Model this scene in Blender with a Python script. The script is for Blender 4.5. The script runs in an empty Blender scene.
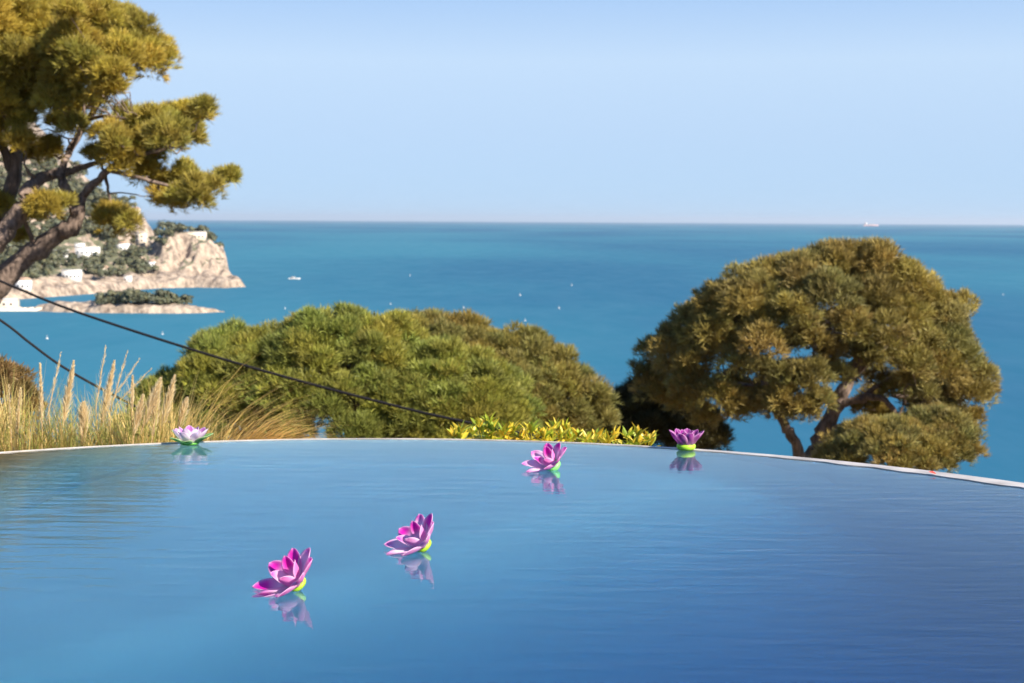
import bpy, math, random
import numpy as np
from mathutils import Vector, Matrix
random.seed(7)
rng = np.random.default_rng(11)
R = math.radians
scn = bpy.context.scene

# ---------------------------------------------------------------- camera
F_PX, W, H = 1422.0, 1024, 683
CAM_Z = 1.2
PITCH = math.atan((341.5 - 220.8) / F_PX)
ROLL = R(0.34)
cam_d = bpy.data.cameras.new('camera')
cam_d.sensor_width = 36.0
cam_d.lens = 36.0 * F_PX / W
cam_d.clip_start = 0.05
cam_d.clip_end = 300000
cam_d.dof.use_dof = True
cam_d.dof.focus_distance = 5.4
cam_d.dof.aperture_fstop = 5.6
cam = bpy.data.objects.new('camera', cam_d)
scn.collection.objects.link(cam)
cam.matrix_world = (Matrix.Translation((0, 0, CAM_Z)) @ Matrix.Rotation(math.pi / 2 - PITCH, 4, 'X')
                    @ Matrix.Rotation(ROLL, 4, 'Z'))
scn.camera = cam

# ---------------------------------------------------------------- light
SUN_AZ, SUN_EL = R(52), R(33)          # azimuth: to the right, behind the camera
sd = Vector((math.sin(SUN_AZ) * math.cos(SUN_EL), -math.cos(SUN_AZ) * math.cos(SUN_EL), math.sin(SUN_EL)))
world = bpy.data.worlds.new('World')
scn.world = world
world.use_nodes = True
wn = world.node_tree
sky = wn.nodes.new('ShaderNodeTexSky')
sky.sky_type = 'NISHITA'
sky.sun_disc = False
sky.sun_elevation = SUN_EL
sky.sun_rotation = math.atan2(sd.x, sd.y)
sky.altitude = 900
sky.air_density = 0.45
sky.dust_density = 0.0
sky.ozone_density = 4.0
bg = wn.nodes['Background']
bg.inputs['Strength'].default_value = 0.096
# pale sea haze near the horizon thinning to deeper blue higher up, mixed over the clear-sky model
tcw = wn.nodes.new('ShaderNodeTexCoord')
sep = wn.nodes.new('ShaderNodeSeparateXYZ')
wn.links.new(tcw.outputs['Generated'], sep.inputs[0])
hr = wn.nodes.new('ShaderNodeValToRGB')
for k, (p_, c_) in enumerate([(0.0, (.44, .645, .87)), (.06, (.52, .70, .92)), (.11, (.585, .765, .975)), (.155, (.43, .64, .95)), (.21, (.30, .52, .88)), (.32, (.19, .40, .80)), (.60, (.15, .32, .70)), (1.0, (.12, .27, .62))]):
    e = hr.color_ramp.elements[0] if k == 0 else (hr.color_ramp.elements[1] if k == 1 else hr.color_ramp.elements.new(p_))
    e.position = p_
    e.color = (*c_, 1)
wn.links.new(sep.outputs['Z'], hr.inputs[0])
hs = wn.nodes.new('ShaderNodeMix'); hs.data_type = 'RGBA'; hs.blend_type = 'MULTIPLY'
hs.inputs[0].default_value = 1.0
hs.inputs[7].default_value = (4.86, 4.86, 4.86, 1)
wn.links.new(hr.outputs[0], hs.inputs[6])
hz = wn.nodes.new('ShaderNodeMix')
hz.data_type = 'RGBA'
hz.inputs[0].default_value = 0.92
wn.links.new(sky.outputs[0], hz.inputs[6])
wn.links.new(hs.outputs[2], hz.inputs[7])
wn.links.new(hz.outputs[2], bg.inputs['Color'])
sun_d = bpy.data.lights.new('sun', 'SUN')
sun_d.energy = 5.0
sun_d.angle = R(0.5)
sun_d.color = (1.0, 0.92, 0.79)
sun = bpy.data.objects.new('sun', sun_d)
scn.collection.objects.link(sun)
sun.rotation_euler = sd.to_track_quat('Z', 'Y').to_euler()
sun.location = (30, -30, 40)
scn.view_settings.view_transform = 'Standard'
scn.view_settings.look = 'None'
scn.view_settings.exposure = 1.1
scn.view_settings.gamma = 1.0
scn.view_settings.use_curve_mapping = False
scn.cycles.max_bounces = 8
scn.cycles.transparent_max_bounces = 8
scn.cycles.caustics_reflective = False

# ---------------------------------------------------------------- helpers
rx_ = np.array([1.0, 0, 0])
up_ = np.array([0, math.sin(PITCH), math.cos(PITCH)])
fw_ = np.array([0, math.cos(PITCH), -math.sin(PITCH)])


def ray(px, py):
    x = (px - 512) / F_PX
    y = (341.5 - py) / F_PX
    c, s = math.cos(ROLL), math.sin(ROLL)
    x, y = c * x - s * y, s * x + c * y
    return x * rx_ + y * up_ + fw_


def at(px, py, Y):
    d = ray(px, py)
    t = Y / d[1]
    return np.array([d[0] * t, Y, CAM_Z + d[2] * t])


def on_z(px, py, z):
    d = ray(px, py)
    t = (z - CAM_Z) / d[2]
    return np.array([d[0] * t, d[1] * t, z])


def tag(o, label=None, cat=None, group=None, kind=None):
    if label: o['label'] = label
    if cat: o['category'] = cat
    if group: o['group'] = group
    if kind: o['kind'] = kind
    return o


def empty(name, loc, label, cat, group=None):
    o = bpy.data.objects.new(name, None)
    scn.collection.objects.link(o)
    o.location = loc
    o.empty_display_size = 0.1
    return tag(o, label, cat, group)


class MB:
    """collects numpy vertex / face arrays and builds ONE mesh object"""
    def __init__(s):
        s.v, s.f, s.c, s.n = [], [], [], 0

    def add(s, v, f, c=None):
        v = np.asarray(v, float)
        s.v.append(v)
        s.f.append(np.asarray(f, int) + s.n)
        if c is None: c = (1, 1, 1)
        c = np.asarray(c, float)
        if c.ndim == 1: c = np.tile(c, (len(v), 1))
        s.c.append(c)
        s.n += len(v)

    def tube(s, pts, rad, sides=8, c=None, cap=True):
        pts = np.asarray(pts, float)
        n = len(pts)
        rad = np.broadcast_to(np.asarray(rad, float), (n,))
        t = np.gradient(pts, axis=0)
        t /= np.linalg.norm(t, axis=1)[:, None] + 1e-9
        ref = np.array([0.31, 0.2, 0.93]) if abs(t[0] @ np.array([0, 0, 1])) < .9 else np.array([0.9, .3, .1])
        V = []
        a = np.linspace(0, 2 * math.pi, sides, endpoint=False)
        for i in range(n):
            u = np.cross(t[i], ref); u /= np.linalg.norm(u)
            w = np.cross(t[i], u)
            V.append(pts[i] + rad[i] * (np.cos(a)[:, None] * u + np.sin(a)[:, None] * w))
        V = np.concatenate(V)
        Fc = []
        for i in range(n - 1):
            for k in range(sides):
                k2 = (k + 1) % sides
                Fc.append((i * sides + k, i * sides + k2, (i + 1) * sides + k2, (i + 1) * sides + k))
        s.add(V, Fc, c)
        if cap:
            s.add(np.vstack([V[-sides:], pts[-1] + t[-1] * rad[-1] * .4]), [(k, (k + 1) % sides, sides, sides) for k in range(sides)], c)

    def box(s, c0, size, rot=0, c=None):
        cx, cy, cz = c0
        sx, sy, sz = [q / 2 for q in size]
        v = np.array([(x, y, z) for z in (-sz, sz) for y in (-sy, sy) for x in (-sx, sx)], float)
        cr, sr = math.cos(rot), math.sin(rot)
        v = np.c_[v[:, 0] * cr - v[:, 1] * sr + cx, v[:, 0] * sr + v[:, 1] * cr + cy, v[:, 2] + cz]
        s.add(v, [(0, 2, 3, 1), (4, 5, 7, 6), (0, 1, 5, 4), (2, 6, 7, 3), (0, 4, 6, 2), (1, 3, 7, 5)], c)

    def build(s, name, mat, parent=None, smooth=False, origin=None, link=True):
        V = np.concatenate(s.v)
        C = np.concatenate(s.c)
        if origin is not None: V = V - np.asarray(origin)
        me = bpy.data.meshes.new(name)
        fl = []
        for f in s.f:
            if f.shape[1] == 3:
                fl.append((f, np.full(len(f), 3)))
            else:
                tri = f[:, 2] == f[:, 3]
                if tri.any():
                    fl.append((f[~tri], np.full((~tri).sum(), 4)))
                    fl.append((f[tri][:, :3], np.full(tri.sum(), 3)))
                else:
                    fl.append((f, np.full(len(f), 4)))
        idx = np.concatenate([a.ravel() for a, _ in fl])
        cnt = np.concatenate([b for _, b in fl])
        me.vertices.add(len(V)); me.vertices.foreach_set('co', V.ravel())
        me.loops.add(len(idx)); me.loops.foreach_set('vertex_index', idx.astype(np.int32))
        me.polygons.add(len(cnt))
        st = np.concatenate([[0], np.cumsum(cnt)[:-1]])
        me.polygons.foreach_set('loop_start', st.astype(np.int32))
        if smooth: me.polygons.foreach_set('use_smooth', np.ones(len(cnt), bool))
        me.update(calc_edges=True)
        me.validate()
        at_ = me.color_attributes.new('tint', 'FLOAT_COLOR', 'POINT')
        at_.data.foreach_set('color', np.c_[C, np.ones(len(C))].astype(np.float32).ravel())
        me.materials.append(mat)
        o = bpy.data.objects.new(name, me)
        if link: scn.collection.objects.link(o)
        if parent: o.parent = parent
        if origin is not None and parent is None: o.location = origin
        return o


def new_mat(name):
    m = bpy.data.materials.new(name)
    m.use_nodes = True
    nt = m.node_tree
    b = nt.nodes['Principled BSDF']
    return m, nt, b


def N(nt, typ, **kw):
    n = nt.nodes.new(typ)
    for k, v in kw.items():
        if k.startswith('i_'):
            key = k[2:].replace('_', ' ')
            n.inputs[key].default_value = v
        else:
            setattr(n, k, v)
    return n


def noise_col(nt, b, c1, c2, scale, detail=6, lo=.35, hi=.65, coord='Object', stretch=None):
    tc = N(nt, 'ShaderNodeTexCoord')
    no = N(nt, 'ShaderNodeTexNoise', i_Scale=scale, i_Detail=detail)
    src = tc.outputs[coord]
    if stretch:
        mp = N(nt, 'ShaderNodeMapping'); mp.inputs['Scale'].default_value = stretch
        nt.links.new(src, mp.inputs[0]); src = mp.outputs[0]
    nt.links.new(src, no.inputs['Vector'])
    rp = N(nt, 'ShaderNodeValToRGB')
    rp.color_ramp.elements[0].position = lo; rp.color_ramp.elements[0].color = (*c1, 1)
    rp.color_ramp.elements[1].position = hi; rp.color_ramp.elements[1].color = (*c2, 1)
    nt.links.new(no.outputs['Fac'], rp.inputs[0])
    if b: nt.links.new(rp.outputs[0], b.inputs['Base Color'])
    return no, rp, src


def add_bump(nt, b, src, scale, strength, dist=.02, detail=8):
    no = N(nt, 'ShaderNodeTexNoise', i_Scale=scale, i_Detail=detail)
    if src: nt.links.new(src, no.inputs['Vector'])
    bp = N(nt, 'ShaderNodeBump', i_Strength=strength, i_Distance=dist)
    nt.links.new(no.outputs['Fac'], bp.inputs['Height'])
    nt.links.new(bp.outputs[0], b.inputs['Normal'])


def leaf_mat(name, col, trans=.3, rough=.55, spec=.3):
    """leaf colour x per-leaf tint, with some light passing through"""
    m, nt, b = new_mat(name)
    a = N(nt, 'ShaderNodeAttribute', attribute_name='tint')
    mx = N(nt, 'ShaderNodeMix', data_type='RGBA', blend_type='MULTIPLY')
    mx.inputs[0].default_value = 1
    mx.inputs[6].default_value = (*col, 1)
    nt.links.new(a.outputs['Color'], mx.inputs[7])
    nt.links.new(mx.outputs[2], b.inputs['Base Color'])
    b.inputs['Roughness'].default_value = rough
    b.inputs['Specular IOR Level'].default_value = spec
    tr = N(nt, 'ShaderNodeBsdfTranslucent')
    nt.links.new(mx.outputs[2], tr.inputs['Color'])
    ms = N(nt, 'ShaderNodeMixShader'); ms.inputs[0].default_value = trans
    nt.links.new(b.outputs[0], ms.inputs[1]); nt.links.new(tr.outputs[0], ms.inputs[2])
    nt.links.new(ms.outputs[0], nt.nodes['Material Output'].inputs['Surface'])
    return m


# ---------------------------------------------------------------- materials
M = {}
M['pine_gold'] = leaf_mat('pine_needles_golden', (.36, .295, .056), .24)
M['pine_green'] = leaf_mat('pine_needles_green', (.25, .25, .05), .24)
M['pine_brown'] = leaf_mat('pine_needles_olive', (.25, .21, .056), .24)
M['pine_olive'] = leaf_mat('pine_needles_dull_olive', (.280, .228, .070), .2)
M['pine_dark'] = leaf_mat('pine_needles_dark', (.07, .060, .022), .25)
M['pine_far'] = leaf_mat('far_foliage', (.115, .118, .075), .15)
M['straw'] = leaf_mat('straw', (.62, .46, .17), .35, .6)
M['plume'] = leaf_mat('plume', (.82, .68, .43), .5, .7)
M['yellow_leaf'] = leaf_mat('yellow_leaf', (.64, .54, .05), .35, .4, .5)
M['dry'] = leaf_mat('dry_leaf', (.21, .135, .05), .3)

m, nt, b = new_mat('pine_bark')
no, rp, src = noise_col(nt, b, (.07, .048, .038), (.27, .195, .155), 9, 8, .3, .7, stretch=(1, 1, .35))
b.inputs['Roughness'].default_value = .9
add_bump(nt, b, src, 14, .8, .05)
M['bark'] = m

m, nt, b = new_mat('sunlit_stone')
no, rp, src = noise_col(nt, b, (.33, .29, .26), (.56, .51, .47), 5, 8)
b.inputs['Roughness'].default_value = .45
add_bump(nt, b, src, 60, .25, .004)
M['lip'] = m

m, nt, b = new_mat('pool_wall_render')
noise_col(nt, b, (.55, .52, .47), (.66, .63, .58), 3, 6)
b.inputs['Roughness'].default_value = .8
M['render'] = m

m, nt, b = new_mat('pool_liner')
noise_col(nt, b, (.37, .60, .60), (.43, .66, .66), 1.3, 5)
b.inputs['Roughness'].default_value = .7
M['liner'] = m

m, nt, b = new_mat('reflection_brown')
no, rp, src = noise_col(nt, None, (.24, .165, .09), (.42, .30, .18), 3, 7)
# brown of the pine's reflection put into the colour, fading to basin blue
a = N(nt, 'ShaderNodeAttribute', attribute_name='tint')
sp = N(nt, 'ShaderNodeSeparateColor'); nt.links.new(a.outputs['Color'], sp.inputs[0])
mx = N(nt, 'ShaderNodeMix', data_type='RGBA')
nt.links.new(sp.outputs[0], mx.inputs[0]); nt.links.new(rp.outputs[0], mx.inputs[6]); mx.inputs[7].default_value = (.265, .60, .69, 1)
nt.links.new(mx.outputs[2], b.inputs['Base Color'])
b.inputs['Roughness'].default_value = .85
M['refl_strip'] = m

m, nt, b = new_mat('terrace_stone')
tc = N(nt, 'ShaderNodeTexCoord')
br = N(nt, 'ShaderNodeTexBrick', i_Scale=1.6)
br.inputs['Color1'].default_value = (.50, .45, .38, 1); br.inputs['Color2'].default_value = (.44, .39, .33, 1)
br.inputs['Mortar'].default_value = (.3, .27, .23, 1); br.inputs['Mortar Size'].default_value = .006
nt.links.new(tc.outputs['Object'], br.inputs['Vector']); nt.links.new(br.outputs[0], b.inputs['Base Color'])
b.inputs['Roughness'].default_value = .7
M['deck'] = m

m, nt, b = new_mat('dry_ground')
no, rp, src = noise_col(nt, b, (.12, .085, .045), (.26, .19, .10), .9, 9)
b.inputs['Roughness'].default_value = .95
add_bump(nt, b, src, 4, .8, .1)
M['ground'] = m

# pool water: clear, refracting, tinted by the depth of water the light crosses
m, nt, b = new_mat('pool_water')
b.inputs['Base Color'].default_value = (1, 1, 1, 1)
b.inputs['Roughness'].default_value = .015
b.inputs['IOR'].default_value = 1.66
b.inputs['Transmission Weight'].default_value = 1
tc = N(nt, 'ShaderNodeTexCoord')
mp = N(nt, 'ShaderNodeMapping'); mp.inputs['Scale'].default_value = (1.8, 8, 1)
mp.inputs['Rotation'].default_value = (0, 0, R(-4))
nt.links.new(tc.outputs['Object'], mp.inputs[0])
n1 = N(nt, 'ShaderNodeTexNoise', i_Scale=1.7, i_Detail=3.5, i_Roughness=.5, i_Distortion=.25)
nt.links.new(mp.outputs[0], n1.inputs['Vector'])
# calmer and more ruffled patches of the surface
n2 = N(nt, 'ShaderNodeTexNoise', i_Scale=.55, i_Detail=2)
nt.links.new(tc.outputs['Object'], n2.inputs['Vector'])
rr = N(nt, 'ShaderNodeMapRange'); rr.inputs[1].default_value = .3; rr.inputs[2].default_value = .7
rr.inputs[3].default_value = .18; rr.inputs[4].default_value = 1.0
nt.links.new(n2.outputs['Fac'], rr.inputs[0])
bp = N(nt, 'ShaderNodeBump', i_Distance=.0034)
nt.links.new(rr.outputs[0], bp.inputs['Strength'])
mp3 = N(nt, 'ShaderNodeMapping'); mp3.inputs['Scale'].default_value = (6, 26, 1); mp3.inputs['Rotation'].default_value = (0, 0, R(7))
nt.links.new(tc.outputs['Object'], mp3.inputs[0])
n3 = N(nt, 'ShaderNodeTexNoise', i_Scale=1.0, i_Detail=4, i_Roughness=.6)
nt.links.new(mp3.outputs[0], n3.inputs['Vector'])
hm = N(nt, 'ShaderNodeMath', operation='MULTIPLY_ADD'); hm.inputs[1].default_value = .06
nt.links.new(n3.outputs['Fac'], hm.inputs[0]); nt.links.new(n1.outputs['Fac'], hm.inputs[2])
nt.links.new(hm.outputs[0], bp.inputs['Height']); nt.links.new(bp.outputs[0], b.inputs['Normal'])
va = N(nt, 'ShaderNodeVolumeAbsorption', i_Density=1.0)
va.inputs['Color'].default_value = (.24, .70, .90, 1)
nt.links.new(va.outputs[0], nt.nodes['Material Output'].inputs['Volume'])
M['pool_water'] = m

# the sea: body colour of the water under a broad, rough reflection of the sky
m, nt, b = new_mat('sea_water')
tc = N(nt, 'ShaderNodeTexCoord')
mp = N(nt, 'ShaderNodeMapping'); mp.inputs['Scale'].default_value = (.0011, .00042, 1)
nt.links.new(tc.outputs['Object'], mp.inputs[0])
n1 = N(nt, 'ShaderNodeTexNoise', i_Scale=1.0, i_Detail=7, i_Roughness=.55)
nt.links.new(mp.outputs[0], n1.inputs['Vector'])
rp = N(nt, 'ShaderNodeValToRGB')
rp.color_ramp.elements[0].position = .40; rp.color_ramp.elements[0].color = (.006, .094, .174, 1)
rp.color_ramp.elements[1].position = .62; rp.color_ramp.elements[1].color = (.011, .138, .206, 1)
nt.links.new(n1.outputs['Fac'], rp.inputs[0])
df = N(nt, 'ShaderNodeBsdfDiffuse'); nt.links.new(rp.outputs[0], df.inputs['Color'])
gl = N(nt, 'ShaderNodeBsdfGlossy'); gl.inputs['Roughness'].default_value = .45
gl.inputs['Color'].default_value = (1, 1, 1, 1)
mp2 = N(nt, 'ShaderNodeMapping'); mp2.inputs['Scale'].default_value = (.035, .012, 1)
nt.links.new(tc.outputs['Object'], mp2.inputs[0])
n3 = N(nt, 'ShaderNodeTexNoise', i_Scale=1.0, i_Detail=6, i_Roughness=.65)
nt.links.new(mp2.outputs[0], n3.inputs['Vector'])
ad = N(nt, 'ShaderNodeMath', operation='ADD'); nt.links.new(n1.outputs['Fac'], ad.inputs[0]); nt.links.new(n3.outputs['Fac'], ad.inputs[1])
mr = N(nt, 'ShaderNodeMapRange'); mr.inputs[1].default_value = .7; mr.inputs[2].default_value = 1.3
mr.inputs[3].default_value = .07; mr.inputs[4].default_value = .13
nt.links.new(ad.outputs[0], mr.inputs[0])
ms = N(nt, 'ShaderNodeMixShader')
nt.links.new(mr.outputs[0], ms.inputs[0]); nt.links.new(df.outputs[0], ms.inputs[1]); nt.links.new(gl.outputs[0], ms.inputs[2])
nt.links.new(ms.outputs[0], nt.nodes['Material Output'].inputs['Surface'])
M['sea'] = m

# headland: cream rock with scrub where the slope is gentle
m, nt, b = new_mat('headland_rock')
tc = N(nt, 'ShaderNodeTexCoord')
mp = N(nt, 'ShaderNodeMapping'); mp.inputs['Scale'].default_value = (1, 1, .45)
nt.links.new(tc.outputs['Object'], mp.inputs[0])
n1 = N(nt, 'ShaderNodeTexNoise', i_Scale=.16, i_Detail=10, i_Roughness=.7)
nt.links.new(mp.outputs[0], n1.inputs['Vector'])
rp = N(nt, 'ShaderNodeValToRGB')
e = rp.color_ramp.elements
e[0].position = .38; e[0].color = (.13, .095, .072, 1)
e[1].position = .60; e[1].color = (.43, .335, .255, 1)
nt.links.new(n1.outputs['Fac'], rp.inputs[0])
a = N(nt, 'ShaderNodeAttribute', attribute_name='tint')
n2 = N(nt, 'ShaderNodeTexNoise', i_Scale=.06, i_Detail=8, i_Roughness=.7)
nt.links.new(tc.outputs['Object'], n2.inputs['Vector'])
mu = N(nt, 'ShaderNodeMath', operation='ADD')
sp = N(nt, 'ShaderNodeSeparateColor'); nt.links.new(a.outputs['Color'], sp.inputs[0])
nt.links.new(sp.outputs[0], mu.inputs[0]); nt.links.new(n2.outputs['Fac'], mu.inputs[1])
mr = N(nt, 'ShaderNodeMapRange'); mr.inputs[1].default_value = .92; mr.inputs[2].default_value = 1.08
nt.links.new(mu.outputs[0], mr.inputs[0])
mx = N(nt, 'ShaderNodeMix', data_type='RGBA')
nt.links.new(mr.outputs[0], mx.inputs[0]); nt.links.new(rp.outputs[0], mx.inputs[6])
mx.inputs[7].default_value = (.115, .115, .065, 1)
nt.links.new(mx.outputs[2], b.inputs['Base Color'])
b.inputs['Roughness'].default_value = .95
add_bump(nt, b, mp.outputs[0], .25, .7, 3.0)
M['rock'] = m

m, nt, b = new_mat('white_render'); b.inputs['Roughness'].default_value = .8
noise_col(nt, b, (.74, .70, .66), (.82, .80, .77), .4)
M['white_wall'] = m
m, nt, b = new_mat('cream_render'); b.inputs['Roughness'].default_value = .85
noise_col(nt, b, (.58, .48, .38), (.66, .57, .46), .4)
M['cream_wall'] = m
m, nt, b = new_mat('roof_tile'); b.inputs['Roughness'].default_value = .85
noise_col(nt, b, (.36, .22, .15), (.46, .31, .22), 1.5)
M['roof'] = m
m, nt, b = new_mat('flat_roof'); b.inputs['Roughness'].default_value = .85
noise_col(nt, b, (.60, .57, .53), (.70, .67, .63), .8)
M['flat_roof'] = m
m, nt, b = new_mat('window_glass'); b.inputs['Base Color'].default_value = (.05, .06, .075, 1); b.inputs['Roughness'].default_value = .15
M['glass'] = m
m, nt, b = new_mat('white_hull'); b.inputs['Roughness'].default_value = .35
b.inputs['Base Color'].default_value = (.5, .5, .5, 1)
M['hull'] = m
m, nt, b = new_mat('red_hull'); b.inputs['Roughness'].default_value = .5
b.inputs['Base Color'].default_value = (.46, .30, .31, 1)
M['red_hull'] = m
m, nt, b = new_mat('cable_rubber'); b.inputs['Roughness'].default_value = .85; b.inputs['Specular IOR Level'].default_value = .2
b.inputs['Base Color'].default_value = (.014, .012, .013, 1)
M['cable'] = m
m, nt, b = new_mat('red_leaf'); b.inputs['Roughness'].default_value = .5
b.inputs['Base Color'].default_value = (.55, .06, .04, 1)
M['red_leaf'] = m

m, nt, b = new_mat('petal_foam')
a = N(nt, 'ShaderNodeAttribute', attribute_name='tint')
nt.links.new(a.outputs['Color'], b.inputs['Base Color'])
b.inputs['Roughness'].default_value = .5
tr = N(nt, 'ShaderNodeBsdfTranslucent'); nt.links.new(a.outputs['Color'], tr.inputs['Color'])
ms = N(nt, 'ShaderNodeMixShader'); ms.inputs[0].default_value = .6
nt.links.new(b.outputs[0], ms.inputs[1]); nt.links.new(tr.outputs[0], ms.inputs[2])
nt.links.new(ms.outputs[0], nt.nodes['Material Output'].inputs['Surface'])
M['petal'] = m
def foam(name, col):
    m, nt, b = new_mat(name)
    b.inputs['Base Color'].default_value = (*col, 1)
    b.inputs['Roughness'].default_value = .45
    b.inputs['Subsurface Weight'].default_value = .2
    b.inputs['Subsurface Radius'].default_value = (.006, .01, .003)
    b.inputs['Subsurface Scale'].default_value = 1
    return m
M['lime'] = foam('lime_foam', (.33, .58, .03))
M['mint'] = foam('mint_foam', (.20, .62, .16))
M['leafgreen'] = foam('green_foam', (.10, .33, .045))

# ---------------------------------------------------------------- pool
PC = np.array([-0.58, 3.6227]); PR = 4.1276; Y0 = 2.6
a0 = math.asin((Y0 - PC[1]) / PR)
NA = 180
ang = np.linspace(a0, math.pi - a0, NA)

def ring(r, z=0.0):
    return np.c_[PC[0] + r * np.cos(ang), PC[1] + r * np.sin(ang), np.broadcast_to(z, NA)]

# the dry part of the overflow lip is wide on the right, a thread in the middle
deg = np.degrees(ang)
lipw = np.interp(deg, [0, 30, 45, 55, 64, 74, 85, 100, 115, 130, 180], [.13, .125, .115, .085, .05, .012, .004, .004, .005, .008, .010])
lipw = lipw * (1 + .10 * np.sin(deg * 1.7) + .08 * np.sin(deg * 4.1 + 1))

wall = empty('pool_wall', (PC[0], PC[1], -3.0), 'curved pool wall with thin white overflow lip along the far edge', 'pool wall')
def strip(mb, A, B_, c=None):
    n = len(A)
    V = np.vstack([A, B_])
    mb.add(V, [(i, i + 1, n + i + 1, n + i) for i in range(n - 1)], c)
mb = MB()
O = np.array([PC[0], PC[1], -3.0])
inner = np.c_[PC[0] + (PR - lipw) * np.cos(ang), PC[1] + (PR - lipw) * np.sin(ang), np.zeros(NA)]
def z_(A, z):
    B_ = A.copy(); B_[:, 2] = z; return B_
strip(mb, z_(inner, .004), ring(PR - .002, .005))
strip(mb, ring(PR - .002, .005), ring(PR, .001))
strip(mb, ring(PR, .001), ring(PR, -.06))
strip(mb, z_(inner, -.008), z_(inner, .004))
mb.build('lip', M['lip'], wall, origin=O, smooth=False)
mb = MB()
strip(mb, ring(PR - .004, -.058), ring(PR - .004, -3.4))
mb.build('shell', M['render'], wall, origin=O)
# basin: floor that deepens towards the right
def floor_z(x, y):
    t = (x * .78 - y * .63 + 3.95) / 1.8
    t = np.clip(t, 0, 1); t = t * t * (3 - 2 * t)
    e = np.clip((PR - .02 - np.hypot(x - PC[0], y - PC[1])) / .3, 0, 1); e = 1 - (1 - e) ** 2.4
    return -(.06 + (0.74 + 2.05 * t) * e)
mb = MB()
nr = 60
V, Fc = [], []
for j in range(nr + 1):
    for i in range(NA):
        rr_ = (PR - lipw[i] - .002) * (1 - (1 - j / nr) ** 1.6)
        x = PC[0] + rr_ * math.cos(ang[i]); y = max(PC[1] + rr_ * math.sin(ang[i]), Y0 + .01 if j else PC[1])
        V.append((x, y, floor_z(x, y)))
for j in range(nr):
    for i in range(NA - 1):
        Fc.append((j * NA + i, j * NA + i + 1, (j + 1) * NA + i + 1, (j + 1) * NA + i))
mb.add(V, Fc)
# the wedge below the centre
xs = np.linspace(PC[0] - PR + .25, PC[0] + PR - .25, 60); ys = np.linspace(Y0, PC[1] + .4, 14)
XX, YY = np.meshgrid(xs, ys)
ok = np.hypot(XX - PC[0], YY - PC[1]) < PR + .3
mb.add(np.c_[XX.ravel(), YY.ravel(), floor_z(XX, YY).ravel() - .006],
       [(j * 60 + i, j * 60 + i + 1, (j + 1) * 60 + i + 1, (j + 1) * 60 + i) for j in range(13) for i in range(59)])
# added strip under the water at left, coloured like the pine's reflection
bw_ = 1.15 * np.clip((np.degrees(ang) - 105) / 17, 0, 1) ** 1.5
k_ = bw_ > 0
refl_strip = MB()
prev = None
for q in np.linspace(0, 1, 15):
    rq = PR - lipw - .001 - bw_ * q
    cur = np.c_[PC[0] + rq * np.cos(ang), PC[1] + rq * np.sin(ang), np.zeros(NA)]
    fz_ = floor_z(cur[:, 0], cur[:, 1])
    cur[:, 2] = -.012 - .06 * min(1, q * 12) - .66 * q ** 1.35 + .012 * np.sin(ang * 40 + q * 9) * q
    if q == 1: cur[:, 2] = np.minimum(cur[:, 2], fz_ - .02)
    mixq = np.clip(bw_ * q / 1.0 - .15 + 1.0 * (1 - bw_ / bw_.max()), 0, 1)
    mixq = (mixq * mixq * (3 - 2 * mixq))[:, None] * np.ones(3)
    if prev is not None: strip(refl_strip, cur[k_], prev[k_], np.vstack([mixq[k_], prevm[k_]]))
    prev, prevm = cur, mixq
iw = inner.copy(); iw[:, 2] = -.009; fl = iw.copy(); fl[:, 2] = floor_z(fl[:, 0], fl[:, 1]) - .05
strip(mb, fl, iw)
x0, x1 = PC[0] - PR, PC[0] + PR
mb.add([(x0, Y0, -2.7), (x1, Y0, -2.7), (x1, Y0, .0), (x0, Y0, .0)], [(0, 1, 2, 3)])
tag(mb.build('pool_basin', M['liner'], smooth=True), kind='structure')
tag(refl_strip.build('painted_reflection_strip', M['refl_strip']), 'added brown strip under the water at left, painted as the pine reflection', 'pool bench')
mb = MB()
wi = np.c_[PC[0] + (PR - .004) * np.cos(ang), PC[1] + (PR - .004) * np.sin(ang), np.zeros(NA)]
c0 = np.array([[PC[0], Y0 + .001, 0]])
mb.add(np.vstack([wi, c0]), [(i, i + 1, NA, NA) for i in range(NA - 1)])
tag(mb.build('pool_water', M['pool_water']), kind='structure')
mb = MB()
mb.box((0, Y0 - 4.5 - .02, -.1), (24, 9, .32))
tag(mb.build('terrace', M['deck']), kind='structure')

# ---------------------------------------------------------------- ground slope below the pool, sea
def ground_z(x, y):
    r = np.hypot(x - PC[0], y - PC[1]); d = r - PR
    dirx = (x - PC[0]) / np.maximum(r, 1e-6); diry = (y - PC[1]) / np.maximum(r, 1e-6)
    fwd = np.clip(diry * 1.3 + .45, 0, 1)
    left = np.clip((-dirx - .05) * 1.6, 0, 1)
    shelf = 1.2 + 2.2 * left
    z = -.72 - .18 * left - ((.42 - .18 * left) * np.maximum(0, d - shelf)) * fwd
    z = z + .10 * np.sin(x * .9 + 1) * np.sin(y * .8) * np.clip(d * .3, 0, 1) + .5 * np.sin(x * .13) * np.sin(y * .11 + 2) * np.clip(d / 25, 0, 1)
    return np.where(d < 0, -3.45, z)
rs = np.concatenate([[0.01, 2, PR - .30, PR - .02], PR + .004 + np.concatenate([[0], np.geomspace(.15, 420, 90)])])
th = np.linspace(0, 2 * math.pi, 160, endpoint=False)
V = np.concatenate([np.c_[PC[0] + r * np.cos(th), PC[1] + r * np.sin(th), ground_z(PC[0] + r * np.cos(th), PC[1] + r * np.sin(th))] for r in rs])
Fc = [(j * 160 + i, j * 160 + (i + 1) % 160, (j + 1) * 160 + (i + 1) % 160, (j + 1) * 160 + i) for j in range(len(rs) - 1) for i in range(160)]
mb = MB(); mb.add(V, Fc)
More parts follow.
